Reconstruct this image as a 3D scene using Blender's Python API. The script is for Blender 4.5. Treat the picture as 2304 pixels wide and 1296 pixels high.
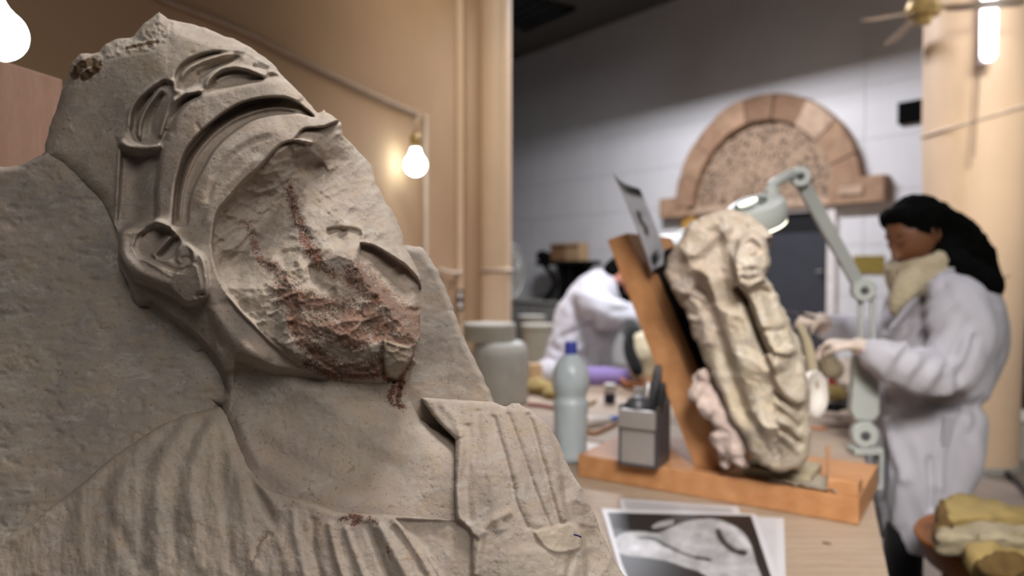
import bpy, bmesh, math, random
import numpy as np
from mathutils import Vector, Matrix

random.seed(7)
for _o in list(bpy.data.objects):
    bpy.data.objects.remove(_o, do_unlink=True)
SC = bpy.context.scene
COL = SC.collection

# ---------------------------------------------------------------- camera
FPX, CX, CY = 1664.0, 1152.0, 648.0
PITCH = math.atan(48.0 / FPX)
EYE = Vector((0.0, 0.0, 1.43))
cam_d = bpy.data.cameras.new('camera')
cam_d.sensor_width = 36.0
cam_d.lens = 36.0 * FPX / 2304.0
cam_d.clip_start = 0.02
cam_d.clip_end = 60
cam_d.dof.use_dof = True
cam_d.dof.focus_distance = 0.67
cam_d.dof.aperture_fstop = 3.6
cam = bpy.data.objects.new('camera', cam_d)
COL.objects.link(cam)
cam.location = EYE
cam.rotation_euler = (math.pi / 2 - PITCH, 0, 0)
SC.camera = cam

# ---------------------------------------------------------------- view, world, lights
SC.view_settings.view_transform = 'Standard'
SC.view_settings.look = 'None'
SC.view_settings.gamma = 1.0
SC.view_settings.use_curve_mapping = False
SC.view_settings.exposure = 0.0

world = bpy.data.worlds.new('world')
SC.world = world
world.use_nodes = True
world.node_tree.nodes['Background'].inputs[0].default_value = (0.92, 0.94, 1.0, 1)
world.node_tree.nodes['Background'].inputs[1].default_value = 0.02


def area(name, loc, aim, sx, sy, power, color):
    d = bpy.data.lights.new(name, 'AREA')
    d.shape = 'RECTANGLE'
    d.size, d.size_y, d.energy, d.color = sx, sy, power, color
    o = bpy.data.objects.new(name, d)
    COL.objects.link(o)
    o.location = loc
    o.rotation_euler = (Vector(aim) - Vector(loc)).to_track_quat('-Z', 'Y').to_euler()
    return o


# unseen area lights added out of frame: overhead lamps and fill
def spread(o, deg):
    o.data.spread = math.radians(deg)


spread(area('unseen_light_above_bust', (0.12, 0.96, 2.8), (-0.02, 0.66, 1.25), 0.7, 0.3, 9.5, (1.0, 0.96, 0.90)), 120)
spread(area('fill_light_right', (1.75, -0.15, 2.75), (0.1, 0.7, 1.15), 1.2, 0.6, 2.5, (1.0, 0.88, 0.76)), 90)  # added fill reaching the neck below the chin
spread(area('fill_light_rear', (0.8, -1.6, 3.2), (0.7, 1.3, 0.7), 1.6, 1.0, 11.5, (1.0, 0.94, 0.86)), 90)  # added frontal fill from behind the camera
spread(area('fill_light_easel', (0.45, -0.1, 2.5), (0.85, 1.8, 1.15), 0.8, 0.5, 6.5, (1.0, 0.94, 0.88)), 48)  # added to brighten the easel and its relief
spread(area('unseen_light_over_table', (1.5, 2.7, 3.7), (1.5, 2.7, 0.8), 1.4, 0.8, 7.5, (0.97, 0.96, 1.0)), 100)
spread(area('fill_light_far_end', (0.2, 3.0, 3.8), (0.35, 4.1, 1.0), 1.0, 0.5, 17, (0.97, 0.96, 1.0)), 60)  # added to brighten the man at the far end
spread(area('unseen_light_aisle', (2.5, 2.3, 3.9), (3.1, 5.0, 1.8), 1.2, 0.6, 30, (1.0, 0.93, 0.84)), 80)
spread(area('fill_light_hall', (1.3, 3.4, 4.3), (-0.7, 5.5, 2.2), 1.2, 0.6, 14, (1.0, 0.91, 0.78)), 80)  # added to brighten the left wall and slim column


# ---------------------------------------------------------------- geometry helpers
def P(px, py, depth):
    """point seen at pixel (px, py), depth metres ahead of the camera"""
    x, y = (px - CX) / FPX, -(py - CY) / FPX
    d = Vector((x, math.cos(PITCH) + y * math.sin(PITCH), -math.sin(PITCH) + y * math.cos(PITCH)))
    return EYE + d * (depth / d.y)


def PN(px, py, depth):
    x, y = (px - CX) / FPX, -(py - CY) / FPX
    dy = math.cos(PITCH) + y * math.sin(PITCH)
    dz = -math.sin(PITCH) + y * math.cos(PITCH)
    k = depth / dy
    return np.stack([x * k + EYE.x, dy * k + EYE.y, dz * k + EYE.z], -1)


def PZ(px, py, z):
    """point seen at pixel on the horizontal plane at height z"""
    d = P(px, py, 1.0) - EYE
    return EYE + d * ((z - EYE.z) / d.z)


def PW(px, py, o, n):
    """point seen at pixel on the plane through o with normal n"""
    d = P(px, py, 1.0) - EYE
    return EYE + d * ((Vector(o) - EYE).dot(n) / d.dot(n))


def thing(name, label, cat, loc=(0, 0, 0), rz=0.0, group=None):
    o = bpy.data.objects.new(name, None)
    o.empty_display_size = 0.05
    COL.objects.link(o)
    o.location = loc
    o.rotation_euler = (0, 0, rz)
    o['label'], o['category'] = label, cat
    if group:
        o['group'] = group
    return o


def tag(o, label, cat, group=None):
    o['label'], o['category'] = label, cat
    if group:
        o['group'] = group
    return o


def struct(o):
    o['kind'] = 'structure'
    return o


def link(name, me, mat, parent=None, world_coords=True):
    if mat is not None and not me.materials:
        me.materials.append(mat)
    o = bpy.data.objects.new(name, me)
    COL.objects.link(o)
    if parent is not None:
        o.parent = parent
        if world_coords:
            # matrix_world is not evaluated yet: compose it from loc / rot
            mw = Matrix.Identity(4)
            q = parent
            while q is not None:
                mw = Matrix.Translation(q.location) @ q.rotation_euler.to_matrix().to_4x4() @ mw
                q = q.parent
            me.transform(mw.inverted())
    else:
        if world_coords and len(me.vertices):
            co = np.empty(len(me.vertices) * 3, np.float32)
            me.vertices.foreach_get('co', co)
            co = co.reshape(-1, 3)
            c = Vector(((co[:, 0].min() + co[:, 0].max()) / 2, (co[:, 1].min() + co[:, 1].max()) / 2, co[:, 2].min()))
            me.transform(Matrix.Translation(-c))
            o.location = c
    return o


def obj(name, bm, mat, parent=None, smooth=False, world_coords=True):
    bmesh.ops.recalc_face_normals(bm, faces=bm.faces)
    me = bpy.data.meshes.new(name)
    bm.to_mesh(me)
    bm.free()
    if smooth:
        me.polygons.foreach_set('use_smooth', [True] * len(me.polygons))
    return link(name, me, mat, parent, world_coords)


def np_mesh(name, verts, faces, smooth=True):
    me = bpy.data.meshes.new(name)
    v = np.asarray(verts, np.float32)
    f = np.asarray(faces, np.int32)
    me.vertices.add(len(v))
    me.vertices.foreach_set('co', v.ravel())
    me.loops.add(f.size)
    me.loops.foreach_set('vertex_index', f.ravel())
    me.polygons.add(len(f))
    me.polygons.foreach_set('loop_start', np.arange(0, f.size, f.shape[1], dtype=np.int32))
    me.polygons.foreach_set('loop_total', np.full(len(f), f.shape[1], np.int32))
    me.update(calc_edges=True)
    me.validate()
    if smooth:
        me.polygons.foreach_set('use_smooth', np.ones(len(me.polygons), bool))
    return me


def basis(x, y, z, o=(0, 0, 0)):
    m = Matrix((x, y, z)).transposed().to_4x4()
    m.translation = Vector(o)
    return m


def add_box(bm, c, size, m=None, bevel=0.0):
    """box centred at c, size (x,y,z), optional matrix"""
    r = bmesh.ops.create_cube(bm, size=1.0)
    vs = r['verts']
    mt = Matrix.Translation(Vector(c)) @ Matrix.Diagonal((size[0], size[1], size[2], 1))
    if m is not None:
        mt = m @ mt
    bmesh.ops.transform(bm, matrix=mt, verts=vs)
    if bevel > 0:
        es = list({e for v in vs for e in v.link_edges})
        bmesh.ops.bevel(bm, geom=es, offset=bevel, segments=2, affect='EDGES', profile=0.6)
    return vs


def add_prism(bm, pts, n, bevel=0.0):
    """extrude the polygon pts (world points) by vector n"""
    a = [bm.verts.new(p) for p in pts]
    b = [bm.verts.new(Vector(p) + Vector(n)) for p in pts]
    fs = [bm.faces.new(a), bm.faces.new(b[::-1])]
    k = len(a)
    for i in range(k):
        fs.append(bm.faces.new((a[i], b[i], b[(i + 1) % k], a[(i + 1) % k])))
    if bevel > 0:
        es = list({e for v in a + b for e in v.link_edges})
        bmesh.ops.bevel(bm, geom=es, offset=bevel, segments=2, affect='EDGES', profile=0.6)


def add_loft(bm, rings, caps=True):
    """rings: list of lists of points, all the same length"""
    vs = [[bm.verts.new(p) for p in r] for r in rings]
    n = len(vs[0])
    for i in range(len(vs) - 1):
        for j in range(n):
            bm.faces.new((vs[i][j], vs[i][(j + 1) % n], vs[i + 1][(j + 1) % n], vs[i + 1][j]))
    if caps:
        bm.faces.new(vs[0][::-1])
        bm.faces.new(vs[-1])


def circle(c, ax, ay, rx, ry, n=16):
    c, ax, ay = Vector(c), Vector(ax), Vector(ay)
    return [c + ax * (rx * math.cos(2 * math.pi * i / n)) + ay * (ry * math.sin(2 * math.pi * i / n)) for i in range(n)]


def add_lathe(bm, c, prof, n=24, axis=None):
    """prof: list of (radius, height)"""
    if axis is None:
        ax, ay, az = Vector((1, 0, 0)), Vector((0, 1, 0)), Vector((0, 0, 1))
    else:
        az = Vector(axis).normalized()
        ax = az.orthogonal().normalized()
        ay = az.cross(ax)
    add_loft(bm, [circle(Vector(c) + az * h, ax, ay, max(r, 1e-4), max(r, 1e-4), n) for r, h in prof])


def smooth_path(pts, k=6):
    """Catmull-Rom through pts"""
    pts = [Vector(p) for p in pts]
    if len(pts) < 3:
        return pts
    out = []
    e = [pts[0] * 2 - pts[1]] + pts + [pts[-1] * 2 - pts[-2]]
    for i in range(1, len(e) - 2):
        p0, p1, p2, p3 = e[i - 1], e[i], e[i + 1], e[i + 2]
        for j in range(k):
            t = j / k
            out.append(0.5 * ((2 * p1) + (p2 - p0) * t + (2 * p0 - 5 * p1 + 4 * p2 - p3) * t * t + (3 * p1 - p0 - 3 * p2 + p3) * t ** 3))
    out.append(pts[-1])
    return out


def add_tube(bm, pts, r, n=10, round_ends=True, flat=None):
    """tube along pts; r one radius or a list; flat=(axis, factor) squeezes it"""
    pts = [Vector(p) for p in pts]
    m = len(pts)
    rs = list(r) if hasattr(r, '__len__') else [r] * m
    if len(rs) != m:
        src = np.linspace(0, 1, len(rs))
        rs = list(np.interp(np.linspace(0, 1, m), src, rs))
    tan = []
    for i in range(m):
        a, b = pts[max(i - 1, 0)], pts[min(i + 1, m - 1)]
        tan.append((b - a).normalized())
    up = tan[0].orthogonal().normalized()
    rings = []

    def ring(c, t, rad):
        nonlocal up
        up = (up - t * up.dot(t))
        up = up.normalized() if up.length > 1e-6 else t.orthogonal().normalized()
        s = t.cross(up)
        q = circle(c, up, s, rad, rad, n)
        if flat is not None:
            fa = Vector(flat[0]).normalized()
            q = [p - fa * ((p - c).dot(fa) * (1 - flat[1])) for p in q]
        rings.append(q)
    if round_ends:
        for a in (0.02, 0.5, 0.87):
            ring(pts[0] - tan[0] * rs[0] * math.sqrt(1 - a * a), tan[0], rs[0] * a)
    for i in range(m):
        ring(pts[i], tan[i], rs[i])
    if round_ends:
        for a in (0.87, 0.5, 0.02):
            ring(pts[-1] + tan[-1] * rs[-1] * math.sqrt(1 - a * a), tan[-1], rs[-1] * a)
    add_loft(bm, rings)


def tube_obj(name, pts, r, mat, parent=None, n=10, smooth_k=0, **kw):
    bm = bmesh.new()
    add_tube(bm, smooth_path(pts, smooth_k) if smooth_k else pts, r, n, **kw)
    return obj(name, bm, mat, parent, smooth=True)


def autosmooth(o, ang=35):
    me = o.data
    me.polygons.foreach_set('use_smooth', [True] * len(me.polygons))
    bm = bmesh.new()
    bm.from_mesh(me)
    for e in bm.edges:
        e.smooth = not (len(e.link_faces) == 2 and e.calc_face_angle(0) > math.radians(ang))
    bm.to_mesh(me)
    bm.free()
    return o


def fuse(bm, voxel, smooth=4, factor=0.5):
    """union of overlapping closed shapes as one continuous skin"""
    me = bpy.data.meshes.new('tmp')
    bmesh.ops.recalc_face_normals(bm, faces=bm.faces)
    bm.to_mesh(me)
    bm.free()
    o = bpy.data.objects.new('tmp', me)
    COL.objects.link(o)
    r = o.modifiers.new('r', 'REMESH')
    r.mode = 'VOXEL'
    r.voxel_size = voxel
    r.use_smooth_shade = True
    if smooth:
        s = o.modifiers.new('s', 'SMOOTH')
        s.iterations = smooth
        s.factor = factor
    bpy.context.view_layer.update()
    dg = bpy.context.evaluated_depsgraph_get()
    out = bpy.data.meshes.new_from_object(o.evaluated_get(dg))
    bpy.data.objects.remove(o)
    bpy.data.meshes.remove(me)
    out.polygons.foreach_set('use_smooth', [True] * len(out.polygons))
    return out


# ---------------------------------------------------------------- numpy noise and rasters
def _hash(ix, iy, iz, seed):
    h = (ix.astype(np.int64) * 374761393 + iy.astype(np.int64) * 668265263 + iz.astype(np.int64) * 2147483647 + seed * 974634777) & 0xFFFFFFFF
    h = ((h ^ (h >> 13)) * 1274126177) & 0xFFFFFFFF
    h = h ^ (h >> 16)
    return (h & 0xFFFF).astype(np.float32) / 32767.5 - 1.0


def vnoise(x, y, z=None, seed=0):
    x = np.asarray(x, np.float64)
    y = np.asarray(y, np.float64)
    z = np.zeros_like(x) if z is None else np.asarray(z, np.float64)
    ix, iy, iz = np.floor(x), np.floor(y), np.floor(z)
    fx, fy, fz = x - ix, y - iy, z - iz
    fx, fy, fz = [f * f * f * (f * (f * 6 - 15) + 10) for f in (fx, fy, fz)]
    r = 0
    flat = not np.any(z)
    for dz in ((0,) if flat else (0, 1)):
        wz = (1 - fz) if dz == 0 else fz
        for dy in (0, 1):
            wy = (1 - fy) if dy == 0 else fy
            for dx in (0, 1):
                wx = (1 - fx) if dx == 0 else fx
                r = r + wx * wy * wz * _hash(ix + dx, iy + dy, iz + dz, seed)
    return r


def fbm(x, y, z=None, oct=4, seed=0, gain=0.5):
    a, s, f = 1.0, 0, 1.0
    for i in range(oct):
        s = s + a * vnoise(x * f, y * f, None if z is None else z * f, seed + i * 17)
        a *= gain
        f *= 2.03
    return s


def smst(x):
    x = np.clip(x, 0, 1)
    return x * x * (3 - 2 * x)


def spline2(pts, k=5):
    """smooth a list of 2-D points"""
    if k <= 1:
        return np.array(pts, float)
    p = smooth_path([Vector((a, b, 0)) for a, b in pts], k)
    return np.array([(q.x, q.y) for q in p])


class Raster:
    """a grid of pixel positions on which a relief is carved (height in pixel units)"""

    def __init__(self, x0, x1, y0, y1, step):
        self.step = step
        self.nx, self.ny = int((x1 - x0) / step) + 1, int((y1 - y0) / step) + 1
        xs, ys = x0 + np.arange(self.nx) * step, y0 + np.arange(self.ny) * step
        self.X, self.Y = np.meshgrid(xs, ys)
        self.H = np.zeros_like(self.X)
        self.gain = 1.0

    def _win(self, p, pad):
        x0, y0 = self.X[0, 0], self.Y[0, 0]
        a = max(int((p[:, 0].min() - pad - x0) / self.step), 0)
        b = min(int((p[:, 0].max() + pad - x0) / self.step) + 2, self.nx)
        c = max(int((p[:, 1].min() - pad - y0) / self.step), 0)
        d = min(int((p[:, 1].max() + pad - y0) / self.step) + 2, self.ny)
        return (slice(c, max(d, c)), slice(a, max(b, a)))

    def seg(self, p, win=None, closed=False, closest=False):
        """distance to polyline (and the parameter 0..1 along it)"""
        X, Y = (self.X, self.Y) if win is None else (self.X[win], self.Y[win])
        q = np.vstack([p, p[:1]]) if closed else p
        L = np.r_[0, np.cumsum(np.hypot(*np.diff(q, axis=0).T))]
        best = np.full(X.shape, 1e9)
        t = np.zeros(X.shape)
        cx, cy = np.zeros(X.shape), np.zeros(X.shape)
        side = np.zeros(X.shape)
        for i in range(len(q) - 1):
            ax, ay = q[i]
            dx, dy = q[i + 1] - q[i]
            l2 = dx * dx + dy * dy + 1e-9
            u = np.clip(((X - ax) * dx + (Y - ay) * dy) / l2, 0, 1)
            ex, ey = X - ax - u * dx, Y - ay - u * dy
            d = ex * ex + ey * ey
            m = d < best
            best = np.where(m, d, best)
            t = np.where(m, (L[i] + u * math.sqrt(l2)) / L[-1], t)
            side = np.where(m, np.sign(dx * ey - dy * ex), side)
            if closest:
                cx = np.where(m, ax + u * dx, cx)
                cy = np.where(m, ay + u * dy, cy)
        if closest:
            return np.sqrt(best), t, side, cx, cy
        return np.sqrt(best), t, side

    def sdf(self, poly, win=None):
        """signed distance, positive inside"""
        d, _, _ = self.seg(poly, win, True)
        return np.where(self.inside(poly, win), d, -d)

    def inside(self, poly, win=None):
        X, Y = (self.X, self.Y) if win is None else (self.X[win], self.Y[win])
        c = np.zeros(X.shape, bool)
        n = len(poly)
        for i in range(n):
            x1, y1 = poly[i]
            x2, y2 = poly[(i + 1) % n]
            if y1 == y2:
                continue
            m = ((y1 > Y) != (y2 > Y)) & (X < (x2 - x1) * (Y - y1) / (y2 - y1) + x1)
            c ^= m
        return c

    def stroke(self, pts, h, w, k=5, taper=0.12, sharp=1.0):
        """gaussian ridge (h>0) or groove (h<0) along pts"""
        p = spline2(pts, k)
        win = self._win(p, w * 3.2)
        d, t, _ = self.seg(p, win)
        e = np.minimum(smst(t / taper), smst((1 - t) / taper)) if taper > 0 else 1.0
        self.H[win] += self.gain * h * np.exp(-(d / w) ** (2 * sharp)) * e

    def edge(self, pts, h, w, fall, side=1, k=5, taper=0.1):
        """a sharp step along pts: on one side the surface is raised by h and fades over fall"""
        p = spline2(pts, k)
        win = self._win(p, fall * 1.1)
        d, t, s = self.seg(p, win)
        sd = d * s * side
        e = np.minimum(smst(t / taper), smst((1 - t) / taper)) if taper > 0 else 1.0
        prof = smst((sd + w / 2) / w) * (1 - smst(sd / fall))
        self.H[win] += self.gain * h * prof * e

    def poly(self, pts, h, soft, k=4, inner=0.0, round_=0.0):
        """raise (or sink) a region; soft = width of its edge; round_ = extra dome"""
        p = spline2(list(pts) + [pts[0]], k)[:-1]
        win = self._win(p, soft + 2)
        sd = self.sdf(p, win)
        self.H[win] += self.gain * h * smst((sd + soft / 2) / soft)
        if round_:
            r = max(sd.max(), 1)
            t = np.clip(sd / r, 0, 1)
            self.H[win] += round_ * np.sqrt(1 - (1 - t) ** 2)

    def mask(self, pts, soft, k=4):
        p = spline2(list(pts) + [pts[0]], k)[:-1]
        return smst((self.sdf(p) + soft / 2) / soft)

    def tps(self, ctrl):
        c = np.array(ctrl, float)
        S = 300.0

        def U(r2):
            return np.where(r2 > 0, r2 * np.log(r2 + 1e-12), 0)
        xy = c[:, :2] / S
        n = len(c)
        K = U(((xy[:, None] - xy[None]) ** 2).sum(-1)) + np.eye(n) * 0.01
        A = np.zeros((n + 3, n + 3))
        A[:n, :n] = K
        A[:n, n] = 1
        A[:n, n + 1:] = xy
        A[n, :n] = 1
        A[n + 1:, :n] = xy.T
        w = np.linalg.solve(A, np.r_[c[:, 2], 0, 0, 0])
        X, Y = self.X / S, self.Y / S
        R = w[n] + w[n + 1] * X + w[n + 2] * Y
        for i in range(n):
            R += w[i] * U((X - xy[i, 0]) ** 2 + (Y - xy[i, 1]) ** 2)
        return R

    def chips(self, n, curve, tilt, amp, seed, aspect=1.0, ang=0.0, box=None):
        """conchoidal fracture: lower envelope of n tilted bowls"""
        rg = np.random.RandomState(seed)
        b = box or (self.X.min(), self.X.max(), self.Y.min(), self.Y.max())
        sx = rg.uniform(b[0], b[1], n)
        sy = rg.uniform(b[2], b[3], n)
        gx, gy = rg.normal(0, tilt, n), rg.normal(0, tilt, n)
        h0 = rg.uniform(-amp, amp, n)
        ca, sa = math.cos(ang), math.sin(ang)
        win = self._win(np.array([(b[0], b[2]), (b[1], b[3])]), 2)
        X, Y = self.X[win], self.Y[win]
        r = np.full(X.shape, 1e9)
        for i in range(n):
            dx, dy = X - sx[i], Y - sy[i]
            u, v = dx * ca + dy * sa, (-dx * sa + dy * ca) * aspect
            r = np.minimum(r, h0[i] + gx[i] * dx + gy[i] * dy + curve * (u * u + v * v))
        out = np.zeros_like(self.X)
        out[win] = r - np.median(r)
        return out

    def mesh(self, name, outline, depth0, unit, thick, k=1, rim=0.0, rimw=1.0, attr=None, rough_edge=0.0):
        """front = depth0 - unit*H seen from the camera, closed with side walls and a back"""
        p = spline2(list(outline) + [outline[0]], k)[:-1] if k > 1 else np.array(outline, float)
        if rough_edge:
            # subdivide and jitter the outline so that it breaks like stone
            q = []
            m = len(p)
            for i in range(m):
                a, b = p[i], p[(i + 1) % m]
                L = max(int(np.hypot(*(b - a)) / 7), 1)
                for j in range(L):
                    q.append(a + (b - a) * j / L)
            p = np.array(q)
            p = p + rough_edge * np.stack([fbm(p[:, 0] / 18, p[:, 1] / 18, oct=3, seed=5), fbm(p[:, 0] / 18, p[:, 1] / 18, oct=3, seed=9)], -1)
        d, _, _, cx, cy = self.seg(p, None, True, True)
        ins = self.inside(p)
        H = self.H.copy()
        if rim:
            t = np.clip(np.where(ins, d, 0) / rimw, 0, 1)
            H -= rim * getattr(self, 'rimk', 1.0) * (1 - np.sqrt(1 - (1 - t) ** 2))
        near = (~ins) & (d < self.step * 0.95)
        PX = np.where(near, cx, self.X)
        PY = np.where(near, cy, self.Y)
        ok = ins | near
        q = ok[:-1, :-1] & ok[1:, :-1] & ok[:-1, 1:] & ok[1:, 1:]
        idx = -np.ones(self.X.shape, int)
        used = np.zeros(self.X.shape, bool)
        for a, b in ((slice(0, -1), slice(0, -1)), (slice(1, None), slice(0, -1)), (slice(0, -1), slice(1, None)), (slice(1, None), slice(1, None))):
            used[a, b] |= q
        idx[used] = np.arange(used.sum())
        px, py, hh = PX[used], PY[used], H[used]
        dep = depth0 - unit * hh
        V = PN(px, py, dep)
        jj, ii = np.nonzero(q)
        F = np.stack([idx[jj, ii], idx[jj + 1, ii], idx[jj + 1, ii + 1], idx[jj, ii + 1]], -1)
        # border edges -> walls
        E = {}
        e = np.vstack([F[:, [0, 1]], F[:, [1, 2]], F[:, [2, 3]], F[:, [3, 0]]])
        key = np.sort(e, 1)
        key = key[:, 0].astype(np.int64) * len(V) + key[:, 1]
        u, inv, cnt = np.unique(key, return_inverse=True, return_counts=True)
        be = e[cnt[inv] == 1]
        bv = np.unique(be)
        back = np.full(len(V), -1)
        back_depth = depth0 - unit * hh[bv] + thick
        c = np.array([px.mean(), py.mean()])
        # even out the rim depth so that the side walls run smoothly
        sm = dep.copy()
        for _ in range(24):
            acc = np.zeros(len(V))
            np.add.at(acc, be[:, 0], sm[be[:, 1]])
            np.add.at(acc, be[:, 1], sm[be[:, 0]])
            k_ = np.zeros(len(V))
            np.add.at(k_, be.ravel(), 1)
            sm = np.where(k_ > 0, 0.5 * sm + 0.5 * acc / np.maximum(k_, 1), sm)
        sm = sm + unit * 3.0 * fbm(px / 30, py / 30, oct=3, seed=77)
        rings = []
        base = len(V)
        VV = [V]
        prev = np.arange(len(V))
        for frac, dd in ((0.997, 0.12), (1.0, 0.4), (0.985, 0.7), (0.96, 1.0)):
            mp = np.full(len(V), -1)
            mp[bv] = base + np.arange(len(bv))
            bx, by = c[0] + (px[bv] - c[0]) * frac, c[1] + (py[bv] - c[1]) * frac
            VV.append(PN(bx, by, sm[bv] + thick * dd))
            F = np.vstack([F, np.stack([prev[be[:, 1]], prev[be[:, 0]], mp[be[:, 0]], mp[be[:, 1]]], -1)])
            prev = mp
            base += len(bv)
        VV.append(PN(c[:1], c[1:], np.array([np.median(dep[bv]) + thick])))
        V = np.vstack(VV)
        tri = np.stack([prev[be[:, 1]], prev[be[:, 0]], np.full(len(be), len(V) - 1), np.full(len(be), len(V) - 1)], -1)
        # triangles written separately
        me = bpy.data.meshes.new(name)
        me.vertices.add(len(V))
        me.vertices.foreach_set('co', V.astype(np.float32).ravel())
        nl = F.size + 3 * len(tri)
        me.loops.add(nl)
        me.loops.foreach_set('vertex_index', np.r_[F.ravel(), tri[:, :3].ravel()].astype(np.int32))
        me.polygons.add(len(F) + len(tri))
        st = np.r_[np.arange(len(F)) * 4, F.size + np.arange(len(tri)) * 3]
        me.polygons.foreach_set('loop_start', st.astype(np.int32))
        me.update(calc_edges=True)
        me.polygons.foreach_set('use_smooth', np.ones(len(me.polygons), bool))
        if attr:
            for nm, fld in attr.items():
                a = me.attributes.new(nm, 'FLOAT', 'POINT')
                full = np.zeros(len(V), np.float32)
                full[:used.sum()] = fld[used]
                a.data.foreach_set('value', full)
        return me
# ---------------------------------------------------------------- materials
class NT:
    def __init__(self, name):
        self.m = bpy.data.materials.new(name)
        self.m.use_nodes = True
        self.t = self.m.node_tree
        self.b = self.t.nodes['Principled BSDF']
        self.tc = self.t.nodes.new('ShaderNodeTexCoord')

    def n(self, kind, **kw):
        x = self.t.nodes.new(kind)
        for k, v in kw.items():
            if k.startswith('i_'):
                key = k[2:]
                x.inputs[int(key) if key.isdigit() else key].default_value = v
            else:
                setattr(x, k, v)
        return x

    def l(self, a, b):
        self.t.links.new(a, b)

    def coords(self, scale=(1, 1, 1), rot=(0, 0, 0), src='Object'):
        mp = self.n('ShaderNodeMapping')
        mp.inputs['Scale'].default_value = scale
        mp.inputs['Rotation'].default_value = rot
        self.l(self.tc.outputs[src], mp.inputs['Vector'])
        return mp.outputs[0]

    def noise(self, vec, scale, detail=4, rough=0.55, dist=0.0):
        x = self.n('ShaderNodeTexNoise')
        x.inputs['Scale'].default_value = scale
        x.inputs['Detail'].default_value = detail
        x.inputs['Roughness'].default_value = rough
        x.inputs['Distortion'].default_value = dist
        self.l(vec, x.inputs['Vector'])
        return x.outputs['Fac']

    def ramp(self, fac, stops):
        x = self.n('ShaderNodeValToRGB')
        el = x.color_ramp.elements
        while len(el) < len(stops):
            el.new(0.5)
        for e, (p, c) in zip(el, stops):
            e.position = p
            e.color = (c[0], c[1], c[2], 1) if hasattr(c, '__len__') else (c, c, c, 1)
        self.l(fac, x.inputs[0])
        return x.outputs[0]

    def mix(self, fac, a, b, mode='MIX'):
        x = self.n('ShaderNodeMix', data_type='RGBA', blend_type=mode)
        for s, v in ((0, fac), (6, a), (7, b)):
            if hasattr(v, 'is_output'):
                self.l(v, x.inputs[s])
            elif s == 0:
                x.inputs[0].default_value = v
            else:
                x.inputs[s].default_value = (v[0], v[1], v[2], 1)
        return x.outputs[2]

    def math(self, op, a, b=0.0, c=0.0):
        x = self.n('ShaderNodeMath', operation=op)
        for i, v in enumerate((a, b, c)):
            if hasattr(v, 'is_output'):
                self.l(v, x.inputs[i])
            else:
                x.inputs[i].default_value = v
        return x.outputs[0]

    def bump(self, h, strength, dist=0.01):
        x = self.n('ShaderNodeBump')
        x.inputs['Strength'].default_value = strength
        x.inputs['Distance'].default_value = dist
        self.l(h, x.inputs['Height'])
        self.l(x.outputs[0], self.b.inputs['Normal'])


def simple(name, col, rough=0.6, var=0.12, scale=12, metal=0.0, bump=0.0, spec=0.4, trans=0.0, alpha=1.0, emit=0.0, ecol=None):
    """one tint with a little mottling"""
    g = NT(name)
    v = g.coords()
    f = g.noise(v, scale, 3)
    a = [max(c * (1 - var), 0) for c in col]
    b = [min(c * (1 + var), 1) for c in col]
    c = g.ramp(f, [(0.3, a), (0.7, b)])
    g.l(c, g.b.inputs['Base Color'])
    g.b.inputs['Roughness'].default_value = rough
    g.b.inputs['Metallic'].default_value = metal
    g.b.inputs['Specular IOR Level'].default_value = spec
    g.b.inputs['Transmission Weight'].default_value = trans
    g.b.inputs['Alpha'].default_value = alpha
    if bump:
        g.bump(g.noise(v, scale * 6, 4), bump, 0.002)
    if emit:
        g.b.inputs['Emission Color'].default_value = (*(ecol or col), 1)
        g.b.inputs['Emission Strength'].default_value = emit
    return g.m


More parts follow.
